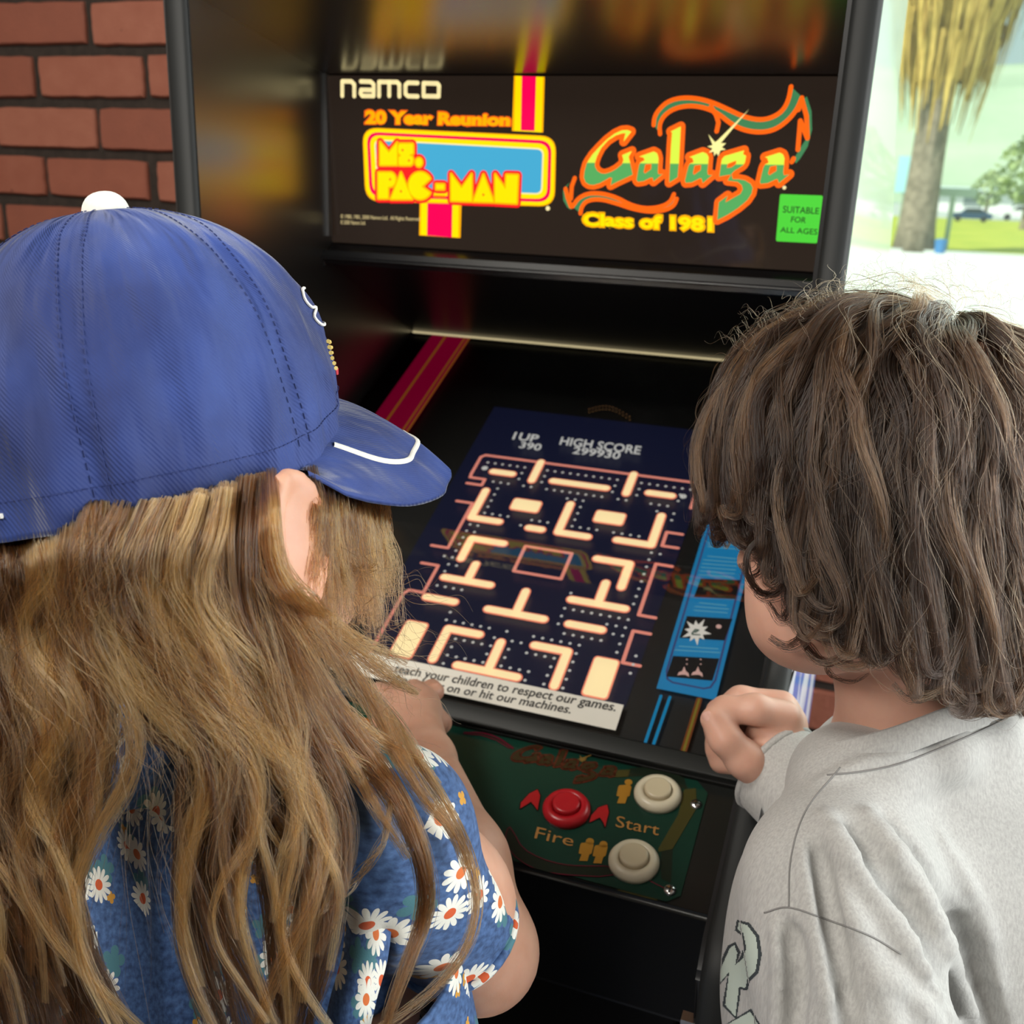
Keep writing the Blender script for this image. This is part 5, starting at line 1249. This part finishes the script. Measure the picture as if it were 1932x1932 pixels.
for p,r in (([(1605,1560),(1665,1650),(1740,1765),(1800,1870),(1850,1985)],.0075),([(1672,1540),(1745,1640),(1808,1760),(1855,1880),(1885,1990)],.0065),([(1540,1600),(1562,1710),(1590,1850),(1605,1985)],.0050),([(1495,1750),(1505,1860),(1495,1985)],.0045)):
    q=fold(sf,p,r,rise=.30)
    for (a,ra),(b,rb) in zip(q[:-1],q[1:]): sf.cap(a-np.array([0,0,.0022]),b-np.array([0,0,.0022]),ra*.8,rb*.8,.008,True)
shirt=skin_mesh('shirt',[(sf,np.array([.115,-.56,.50]),np.array([.50,-.13,.92]),.0030)],SHIRT,boy,1)
# far sleeve and cuff
fs=Field(); ca=unit(BW-BE)
fs.chain([(BRs,.046),(BE,.044),(BW-ca*.0,.0405)],.02).cut(BW-ca*.004,ca)
fs.cap(BW-ca*.03,BW+ca*.03,.0335,.0335,.002,True)
skin_mesh('sleeve',[(fs,np.array([.155,-.36,.70]),np.array([.44,-.14,.93]),.0030)],SHIRT,shirt,2)
ring=[BW-ca*.004+unit(np.cross(ca,(0,1,0)))*.0395*math.cos(t)+unit(np.cross(ca,np.cross(ca,(0,1,0))))*.0395*math.sin(t) for t in np.linspace(0,2*math.pi,41)]
multi('cuff',[tube([tuple(q) for q in v2w(np.array(ring))],.0030,8,False)],SHIRT,shirt,smooth=True)
ls=Field(); ls.chain([(ea+unit(dn_)*.048,.0490),(ea+unit(dn_)*.10,.046),(bw2-unit(dn_)*.0,.037)],.02).cut(bw2-unit(dn_)*.004,dn_)
ls.cap(bw2-unit(dn_)*.03,bw2+unit(dn_)*.03,.030,.030,.002,True)
skin_mesh('sleeve',[(ls,np.minimum(ea,bw2)-.085,np.maximum(ea,bw2)+.085,.0034)],SHIRT,shirt,2)
# collar band
cpts=[(1545,1418,.690),(1590,1418,.655),(1680,1396,.640),(1790,1355,.645),(1885,1318,.675),(1925,1290,.73),(1880,1290,.785),(1730,1325,.80),(1600,1375,.765),(1548,1408,.72),(1545,1418,.690)]
cl=catmull([vc(*p) for p in cpts],72); cen=cl.mean(0); V=[];F=[]
for q in cl:
    o_=unit(q-cen); q=q+o_*.003; V+=[q+o_*.007-np.array([0,.011,0]),q+o_*.0075-np.array([0,.004,0]),q+o_*.0035+np.array([0,.0075,0]),q+o_*.0015+np.array([0,.0085,0]),q-o_*.0005+np.array([0,.006,0]),q-o_*.0005-np.array([0,.014,0])]
for k in range(71):
    for j in range(5): F.append((6*k+j,6*k+j+1,6*k+7+j,6*k+6+j))
mesh('collar',v2w(np.array(V)),F,SHIRT,shirt,smooth=True)
# seams laid on the shirt surface
from mathutils.bvhtree import BVHTree
def bvh(o): return BVHTree.FromPolygons([v.co[:] for v in o.data.vertices],[p.vertices[:] for p in o.data.polygons])
sb=bvh(shirt)
def onsurf(tree,px,py,off=.0004):
    d=ray(px,py); d=d/np.linalg.norm(d); h=tree.ray_cast(Vector(CAM_P),Vector(d))
    return None if h[0] is None else h[0]-Vector(d)*off
def seam(name,pts,r,m,parent,tree,n=60,off=.0003):
    q=[onsurf(tree,*p,off) for p in catmull([(x,y,0) for x,y in pts],n)[:,:2]]; q=[p for p in q if p is not None]
    if len(q)>3: multi(name,[tube(q,r,6)],m,parent,smooth=True)
SEAMM=mat('grey_seam_thread',(.20,.195,.19),.85)
seam('shoulder_seam',[(1585,1448),(1520,1530),(1492,1620),(1488,1712)],.00055,SEAMM,shirt,sb)
seam('armhole_seam',[(1442,1722),(1488,1712),(1560,1735),(1640,1765),(1700,1800)],.00055,SEAMM,shirt,sb)
seam('collar_seam',[(1560,1462),(1630,1455),(1700,1440),(1790,1405),(1880,1365),(1931,1335)],.0006,SEAMM,shirt,sb)
# chest print: letter R
zR=lambda l: zc((1290,1230),702/1932,l)
Rw=[(285,1405),(330,1420),(375,1480),(387,1570),(372,1660),(330,1702),(320,1745),(287,1738),(268,1895),(215,1832),(236,1662),(187,1720),(187,1655),(240,1537),(263,1522),(278,1562),(268,1625),(308,1592),(325,1540),(310,1460),(280,1440)]
R2=[(230,1932),(345,1868),(385,1932)]
def inside(poly,x,y):
    c=False; n=len(poly)
    for i in range(n):
        (x0,y0),(x1,y1)=poly[i],poly[i-1]
        if (y0>y)!=(y1>y) and x<(x1-x0)*(y-y0)/(y1-y0)+x0: c=not c
    return c
def print_on(tree,poly,off,name,m,parent,st=1.6):
    xs=[p[0] for p in poly]; ys=[p[1] for p in poly]; nx=int((max(xs)-min(xs))/st)+1; ny=int((max(ys)-min(ys))/st)+1
    idx={}; V=[];F=[]
    def vid(i,j):
        if (i,j) not in idx:
            h=onsurf(tree,min(xs)+i*st,min(ys)+j*st,off); idx[(i,j)]=None if h is None else len(V)
            if h is not None: V.append(h)
        return idx[(i,j)]
    for i in range(nx):
        for j in range(ny):
            if inside(poly,min(xs)+(i+.5)*st,min(ys)+(j+.5)*st):
                q=[vid(i,j),vid(i+1,j),vid(i+1,j+1),vid(i,j+1)]
                if None not in q and (Vector(V[q[0]])-Vector(V[q[2]])).length<.01: F.append(tuple(q))
    return mesh(name,V,F,m,parent) if F else None
PRW=mat('print_pale_green',(.45,.52,.46),.7); PRK=mat('print_dark_outline',(.035,.045,.05),.7)
def grow(poly,d):
    c=np.mean(poly,0); o=[]
    n=len(poly); A_=sum(poly[i][0]*poly[(i+1)%n][1]-poly[(i+1)%n][0]*poly[i][1] for i in range(n))
    for i in range(n):
        a,b,e=np.array(poly[i-1]),np.array(poly[i]),np.array(poly[(i+1)%n]); t=unit(unit(b-a)+unit(e-b)+1e-6); nn=np.array([t[1],-t[0]])*(1 if A_>0 else -1); o.append(tuple(b+nn*d))
    return o
for q in (Rw,R2):
    q=zR(q); print_on(sb,grow(q,6),.0006,'print_outline',PRK,shirt); print_on(sb,q,.0011,'print_letter',PRW,shirt)
# ================================================================ HAIR (individual strands)
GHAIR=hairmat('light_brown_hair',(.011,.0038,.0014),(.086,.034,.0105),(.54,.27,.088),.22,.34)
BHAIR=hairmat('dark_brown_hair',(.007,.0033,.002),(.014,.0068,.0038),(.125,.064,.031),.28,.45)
# depth of the hair sheet in front of her back
_ty=[900,1050,1200,1450,1700,1960]; _tx=[-80,150,400,560,720,900]
_tz=[[.505,.478,.482,.520,.600,.64],[.510,.482,.486,.520,.590,.62],[.520,.492,.492,.515,.570,.60],[.520,.500,.500,.512,.545,.56],[.525,.505,.504,.510,.530,.545],[.530,.515,.510,.515,.525,.53]]
def zh(x,y):
    i=min(max(np.searchsorted(_ty,y)-1,0),4); j=min(max(np.searchsorted(_tx,x)-1,0),4)
    a=min(max((y-_ty[i])/(_ty[i+1]-_ty[i]),0),1); b=min(max((x-_tx[j])/(_tx[j+1]-_tx[j]),0),1)
    return (_tz[i][j]*(1-b)+_tz[i][j+1]*b)*(1-a)+(_tz[i+1][j]*(1-b)+_tz[i+1][j+1]*b)*a
HB=[bvh(dress),bvh(gb),bvh(fr)]
def zfront(x,y):
    z=zh(x,y)
    d=ray(x,y); L_=np.linalg.norm(d)
    for t in HB:
        h=t.ray_cast(Vector(CAM_P),Vector(d/L_))
        if h[0] is not None: z=min(z,h[3]/L_-.010)
    return z
polys=[];radii=[];tones=[]
def add_lock(G,width,n,tone,depth=.6,wave=.0015,taper=.3,rad=.00016,npt=26,spread=0.,tonej=.17,flat=1.0):
    """G (m,3) view-space guide; strands gather around it"""
    g=catmull(G,npt); T=np.gradient(g,axis=0); T/=np.linalg.norm(T,axis=1)[:,None]
    A=np.cross(T,np.array([0,0,1.])); A/=np.maximum(np.linalg.norm(A,axis=1),1e-6)[:,None]; Dn=np.cross(A,T)
    t=np.linspace(0,1,npt)
    for _ in range(n):
        r=math.sqrt(rng.random()); a=rng.random()*2*math.pi; ca,sa=r*math.cos(a),r*math.sin(a)
        wd=width*(.75+.35*np.sin(math.pi*t))*(1-(1-taper)*t**2.2)+spread*t*t
        ph=rng.random()*6.28; fr_=rng.uniform(1.2,3.2)
        wob=wave*np.sin(2*math.pi*fr_*t+ph)*np.minimum(1,t*3)*rng.uniform(.3,1.2)
        q=g+A*((ca*wd+wob)*flat)[:,None]+Dn*((sa*wd*depth)+wob*.5)[:,None]
        e=rng.uniform(.80,1.0) if rng.random()<.5 else 1.0
        if e<1: q=catmull(q[:max(4,int(npt*e))],npt)
        polys.append(v2w(q)); radii.append(rad*rng.uniform(.7,1.25)*(1-.65*t**3)); tones.append(min(max(tone+rng.normal()*tonej,0),1))
# master flow lines, traced from back-left to the front (pixels)
MA=[[(-60,960),(-50,1100),(-60,1250),(-40,1420),(-50,1600),(-20,1780),(0,1990)],
 [(0,965),(30,1090),(10,1230),(30,1390),(0,1560),(40,1740),(110,1990)],
 [(80,968),(90,1080),(60,1220),(110,1370),(60,1530),(130,1720),(260,1990)],
 [(170,970),(150,1080),(140,1210),(200,1360),(160,1520),(130,1680),(150,1990)],
 [(240,970),(200,1070),(200,1180),(290,1330),(370,1460),(340,1640),(420,1990)],
 [(310,965),(255,1070),(270,1180),(360,1310),(450,1420),(440,1590),(430,1740),(540,1990)],
 [(380,955),(345,1060),(360,1180),(440,1310),(530,1430),(590,1540),(600,1670),(520,1990)],
 [(440,940),(420,1060),(450,1180),(520,1300),(580,1420),(625,1560),(620,1720),(560,1990)]]
MA=[[(m[0][0],m[0][1]-22)]+m[1:] for m in MA]
MA=[catmull([(x,y,0) for x,y in m],40)[:,:2] for m in MA]
rr=np.random.default_rng(11)
def guide2d(u,amp,lam,ph,t0=0,t1=1):
    i=min(int(u),len(MA)-2); f=u-i; f=f*f*(3-2*f); g=MA[i]*(1-f)+MA[i+1]*f
    k=np.linspace(t0*39,t1*39,12); gi=np.stack([np.interp(k,np.arange(40),g[:,c]) for c in (0,1)],1)
    s=np.linspace(t0,t1,12); gi[:,0]+=amp*np.sin(2*math.pi*s/lam+ph)*np.minimum(1,s*4)
    return gi
def rimy(x): return 970 if x<270 else 970-(x-270)*.245
def tuck(x,y):
    t=min(1,max(0,1-(y-rimy(x)+20)/120)); return (.013+.050*min(1,max(0,(130-x)/150)))*t*t
def to3(g,layer):
    return np.array([vc(x,y,zfront(x,y)-layer+tuck(x,y)) for x,y in g])
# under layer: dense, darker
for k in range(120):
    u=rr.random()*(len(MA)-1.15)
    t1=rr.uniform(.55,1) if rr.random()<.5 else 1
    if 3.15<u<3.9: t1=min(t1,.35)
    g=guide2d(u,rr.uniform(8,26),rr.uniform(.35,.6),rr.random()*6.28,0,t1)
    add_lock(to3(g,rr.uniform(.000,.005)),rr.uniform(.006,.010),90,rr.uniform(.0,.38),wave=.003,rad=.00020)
# upper layer: shinier, narrower locks
for k in range(105):
    u=rr.random()**.9*(len(MA)-1.05)
    g=guide2d(u,rr.uniform(12,40),rr.uniform(.30,.55),rr.random()*6.28,0,rr.uniform(.25,.36) if 3.1<u<3.95 else rr.uniform(.6,1))
    add_lock(to3(g,rr.uniform(.006,.015)),rr.uniform(.0035,.0068),75,rr.uniform(.2,.95),wave=.002,rad=.00016)
# hand-placed locks over the right half of the back
HL=[([(470,930),(455,1050),(470,1180),(545,1320),(610,1440),(650,1560),(640,1680),(600,1800)],.009,190,.35),
 ([(500,950),(490,1060),(520,1190),(610,1320),(700,1430),(760,1530),(800,1640),(800,1740),(745,1880),(715,1990)],.0065,150,.45),
 ([(500,960),(512,1070),(570,1180),(660,1270),(735,1350),(790,1440),(850,1540),(890,1640),(895,1740),(850,1830),(770,1905),(690,1960)],.0032,70,.50),
 ([(495,950),(508,1060),(560,1160),(640,1240),(700,1320),(745,1410),(800,1500),(855,1570),(880,1640)],.0060,120,.55),
 ([(505,955),(520,1070),(590,1160),(670,1225),(740,1280),(790,1310)],.0060,100,.60),
 ([(510,950),(525,1070),(600,1150),(690,1215),(770,1250)],.0050,70,.70),
 ([(490,945),(500,1080),(540,1200),(620,1320),(680,1420),(740,1500),(790,1590),(800,1700),(770,1820)],.0070,120,.40),
 ([(470,940),(480,1080),(520,1220),(600,1350),(670,1460),(720,1540),(770,1620)],.0060,90,.55),
 ([(520,1395),(600,1398),(680,1440),(735,1490),(770,1560)],.0028,40,.70),
 ([(560,1180),(600,1270),(650,1340),(720,1400),(790,1440),(830,1480)],.0045,60,.65),
 ([(740,1500),(725,1580),(680,1650),(630,1700),(600,1720)],.0016,24,.70),
 ([(430,940),(420,1060),(440,1180),(500,1310),(560,1440),(600,1560),(590,1690),(520,1840),(470,1990)],.0065,120,.60),
 ([(380,950),(350,1080),(380,1210),(470,1340),(540,1450),(560,1600),(530,1740),(570,1860),(660,1990)],.0050,90,.75),
 ([(300,960),(255,1080),(280,1210),(380,1350),(450,1450),(470,1560),(450,1700),(480,1830),(540,1990)],.0050,90,.78),
 ([(250,965),(215,1080),(235,1200),(330,1330),(380,1440),(370,1560),(345,1690),(350,1820),(430,1990)],.0050,90,.70),
 ([(200,968),(150,1090),(170,1210),(240,1330),(250,1440),(190,1560),(140,1690),(170,1830),(260,1990)],.0050,90,.70),
 ([(60,968),(70,1090),(50,1210),(100,1350),(90,1480),(40,1600),(70,1720),(170,1850),(320,1990)],.0055,100,.70),
 ([(140,968),(120,1090),(100,1210),(160,1340),(180,1440),(110,1570),(90,1720),(120,1860)],.0050,90,.65)]
for pts,wd,n,tn in HL:
    if pts[0][1]<1000: pts=[(pts[0][0],rimy(pts[0][0])-20)]+pts[1:]
    g=catmull([(x,y,0) for x,y in pts],14)[:,:2]; G3=to3(g,.012); add_lock(G3,wd,n,tn,wave=.0022,npt=30)
# hair in front of the ear, beside the face
for k in range(56):
    x=rr.uniform(585,724); x1=x+rr.uniform(-18,38)+ (8 if x>650 else 0); y1=rr.uniform(1080,1215)
    ys=(rimy(x)-8 if x<640 else 868+.42*(x-640)); pts=[(x-6,ys),(x,ys+75),((x+x1)/2+rr.uniform(-8,8),1060),(x1,y1)]
    z0=.508+(x-585)/120*.075
    g=catmull([(a,b,0) for a,b in pts],9)[:,:2]; G3=np.array([vc(a,b,z0-.004*((b-900)/250)+(.024+.036*min(1,max(0,(x-585)/50)))*max(0,1-(b-ys)/80)) for a,b in g]); add_lock(G3,rr.uniform(.003,.0055),46,rr.uniform(.35,.85),wave=.002,npt=20,spread=.004)
for k in range(18):
    x=rr.uniform(440,512); x1=x+rr.uniform(60,190); y1=rr.uniform(1200,1420)
    pts=[(x,rimy(x)-18),(x+2,1020),(x*.72+x1*.28,1130),(x1,y1)]
    z0=.497+(x-480)/70*.012
    g=catmull([(a,b,0) for a,b in pts],9)[:,:2]; G3=np.array([vc(a,b,z0-.004+tuck(a,b)) for a,b in g]); add_lock(G3,rr.uniform(.003,.005),34,rr.uniform(.2,.8),wave=.003,npt=20,taper=.5,spread=.004)
# stray hairs
for k in range(230):
    u=rr.random()*(len(MA)-1.02); g=guide2d(u,rr.uniform(15,50),rr.uniform(.3,.8),rr.random()*6.28,rr.uniform(0,.5),rr.uniform(.6,1))
    add_lock(to3(g,rr.uniform(.012,.024)),.004,2,rr.uniform(.4,1),wave=.004,rad=.00010)
for k in range(110):
    a=rr.uniform(600,730); y=rr.uniform(1010,1300); L0=rr.uniform(60,240); an=rr.uniform(-.2,1.5); c=rr.uniform(-60,60)
    pts=[(a,y),(a+L0*.5*math.sin(an)+c*.4,y+L0*.5*math.cos(an)),(a+L0*math.sin(an)+c,y+L0*math.cos(an))]
    z=.53+rr.uniform(-.03,.04); G3=np.array([vc(p,q,z) for p,q in pts]); add_lock(G3,.001,1,rr.uniform(.4,1),wave=.004,rad=.00009,npt=16)
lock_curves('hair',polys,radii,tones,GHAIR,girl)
# ---------------------------------------------------------------- boy's hair
polys=[];radii=[];tones=[]
HCn=vc(1660,898,.668); HR=np.array([.115,.116,.112]); KP=unit((.36,.90,-.22))
E1=unit(np.cross(KP,(0,0,1))); E2=np.cross(KP,E1)
lim_x=[1290,1330,1380,1420,1450,1490,1530,1580,1640,1720,1800,1880,1960,2100]; lim_y=[935,955,980,1010,1055,1120,1180,1208,1228,1255,1290,1300,1300,1300]
def drape(psi,th0,rho,ds=.0065,grav=.34,nmax=70,short=0):
    d=math.cos(th0)*KP+math.sin(th0)*(math.cos(psi)*E1+math.sin(psi)*E2); d=d/np.linalg.norm(d)
    p=HCn+HR*d*rho*(.93); o=[p]
    for k in range(nmax):
        d=(p-HCn)/HR; dn=np.linalg.norm(d); n=unit(d/HR)
        tm=d/dn*(KP@d)/dn-KP; tm=tm if np.linalg.norm(tm)>1e-3 else math.cos(psi)*E1+math.sin(psi)*E2
        tm=unit(tm); g_=np.array([0,-1.,0]); f=min(1,grav+.02*k)
        hang=max(0,-(d[1]/dn))            # below the equator: fall
        v=unit(tm*(1-f)*(1-min(1,hang*1.6))+g_*(f+hang))
        p=p+v*ds; d=(p-HCn)/HR; dn=np.linalg.norm(d)
        r_=rho*min(1,.94+.012*k)
        if dn<r_: p=HCn+HR*d/dn*r_
        o.append(p)
        y=966-p[1]/p[2]*FPX; x=966+p[0]/p[2]*FPX
        if p[2]<HCn[2]+.03:
            if y>np.interp(x,lim_x,lim_y)-short: break
            if p[2]>HCn[2]+.0 and p[1]<HCn[1]-.035 and x<1520: break
        elif p[1]<HCn[1]-.03: break
    return np.array(o)
rr=np.random.default_rng(23)
def lock_boy(psi,th0,rho,wd,n,tone,amp,lam,ph,short=0,curl=0,rad=.00017):
    o=drape(psi,th0,rho,short=short)
    if len(o)<8: return
    s=np.arange(len(o))*.0065; T=np.gradient(o,axis=0); T/=np.linalg.norm(T,axis=1)[:,None]; N=(o-HCn)/HR; N/=np.linalg.norm(N,axis=1)[:,None]; S=np.cross(T,N)
    ramp=np.minimum(1,s/.06); o=o+S*(amp*ramp*np.sin(2*math.pi*s/lam+ph))[:,None]+N*(amp*.45*ramp*np.cos(2*math.pi*s/lam+ph))[:,None]
    if curl:
        c0=unit(S[-1]*rr.choice([-1,1])+N[-1]*rr.uniform(-.6,.2)); t0=T[-1]; R=curl; e=[o[-1]]
        for k in range(1,9):
            a=k/8*rr.uniform(2.4,4.2); e.append(o[-1]+t0*R*math.sin(a)+c0*R*(1-math.cos(a)))
        o=np.vstack([o,e[1:]])
    m=max(6,len(o)//3); idx=np.linspace(0,len(o)-1,m).astype(int)
    add_lock(o[idx],wd,n,tone,depth=.7,wave=.0018,taper=.35,rad=rad,npt=26)
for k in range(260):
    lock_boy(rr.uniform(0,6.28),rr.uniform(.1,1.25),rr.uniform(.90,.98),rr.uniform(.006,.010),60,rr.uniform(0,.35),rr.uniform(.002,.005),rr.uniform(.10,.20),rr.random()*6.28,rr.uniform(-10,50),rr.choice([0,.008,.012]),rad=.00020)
for k in range(230):
    lock_boy(rr.uniform(0,6.28),rr.uniform(.05,1.0),rr.uniform(.97,1.05),rr.uniform(.0035,.0065),46,rr.uniform(.05,.9),rr.uniform(.004,.011),rr.uniform(.10,.18),rr.random()*6.28,rr.uniform(-15,90),rr.choice([0,.007,.010,.014]))
for k in range(420):
    lock_boy(rr.uniform(0,6.28),rr.uniform(.02,1.2),rr.uniform(1.0,1.12),.0012,2,rr.uniform(.3,1),rr.uniform(.004,.014),rr.uniform(.05,.12),rr.random()*6.28,rr.uniform(-20,160),rr.choice([0,.012]),rad=.00009)
# wisps standing up along the top
for k in range(210):
    x=rr.uniform(1400,1932); y=np.interp(x,[1330,1400,1500,1600,1700,1800,1932],[760,660,590,555,535,540,575])+rr.uniform(-5,25); L0=rr.uniform(30,110); an=rr.uniform(-1.9,.5)
    z=.655+rr.uniform(-.04,.04); c=rr.uniform(-40,40)
    pts=[(x,y),(x+L0*.5*math.sin(an)+c*.5,y-L0*.5*abs(math.cos(an))),(x+L0*math.sin(an)+c,y-L0*abs(math.cos(an))*.7)]
    add_lock(np.array([vc(p,q,z) for p,q in pts]),.0008,1,rr.uniform(.3,1),wave=.004,rad=.00008,npt=14)
# the loose ring curl on the cheek and small curls at the nape
for pts,z,wd,n in (([(1440,1010),(1412,1040),(1410,1080),(1430,1115),(1462,1122),(1482,1100),(1480,1070)],.602,.0022,40),([(1590,1215),(1560,1240),(1570,1275),(1610,1285),(1640,1270)],.625,.0012,14),([(1800,1300),(1830,1335),(1890,1340),(1940,1320)],.60,.004,60),([(1690,1235),(1720,1290),(1770,1310),(1820,1285)],.61,.004,60),([(1500,1150),(1520,1215),(1560,1250),(1610,1245)],.615,.003,40)):
    add_lock(np.array([vc(p,q,z) for p,q in pts]),wd,n,.15,wave=.001,npt=24,taper=.6)
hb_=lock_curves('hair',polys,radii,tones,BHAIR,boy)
# dense inner hair next to the scalp
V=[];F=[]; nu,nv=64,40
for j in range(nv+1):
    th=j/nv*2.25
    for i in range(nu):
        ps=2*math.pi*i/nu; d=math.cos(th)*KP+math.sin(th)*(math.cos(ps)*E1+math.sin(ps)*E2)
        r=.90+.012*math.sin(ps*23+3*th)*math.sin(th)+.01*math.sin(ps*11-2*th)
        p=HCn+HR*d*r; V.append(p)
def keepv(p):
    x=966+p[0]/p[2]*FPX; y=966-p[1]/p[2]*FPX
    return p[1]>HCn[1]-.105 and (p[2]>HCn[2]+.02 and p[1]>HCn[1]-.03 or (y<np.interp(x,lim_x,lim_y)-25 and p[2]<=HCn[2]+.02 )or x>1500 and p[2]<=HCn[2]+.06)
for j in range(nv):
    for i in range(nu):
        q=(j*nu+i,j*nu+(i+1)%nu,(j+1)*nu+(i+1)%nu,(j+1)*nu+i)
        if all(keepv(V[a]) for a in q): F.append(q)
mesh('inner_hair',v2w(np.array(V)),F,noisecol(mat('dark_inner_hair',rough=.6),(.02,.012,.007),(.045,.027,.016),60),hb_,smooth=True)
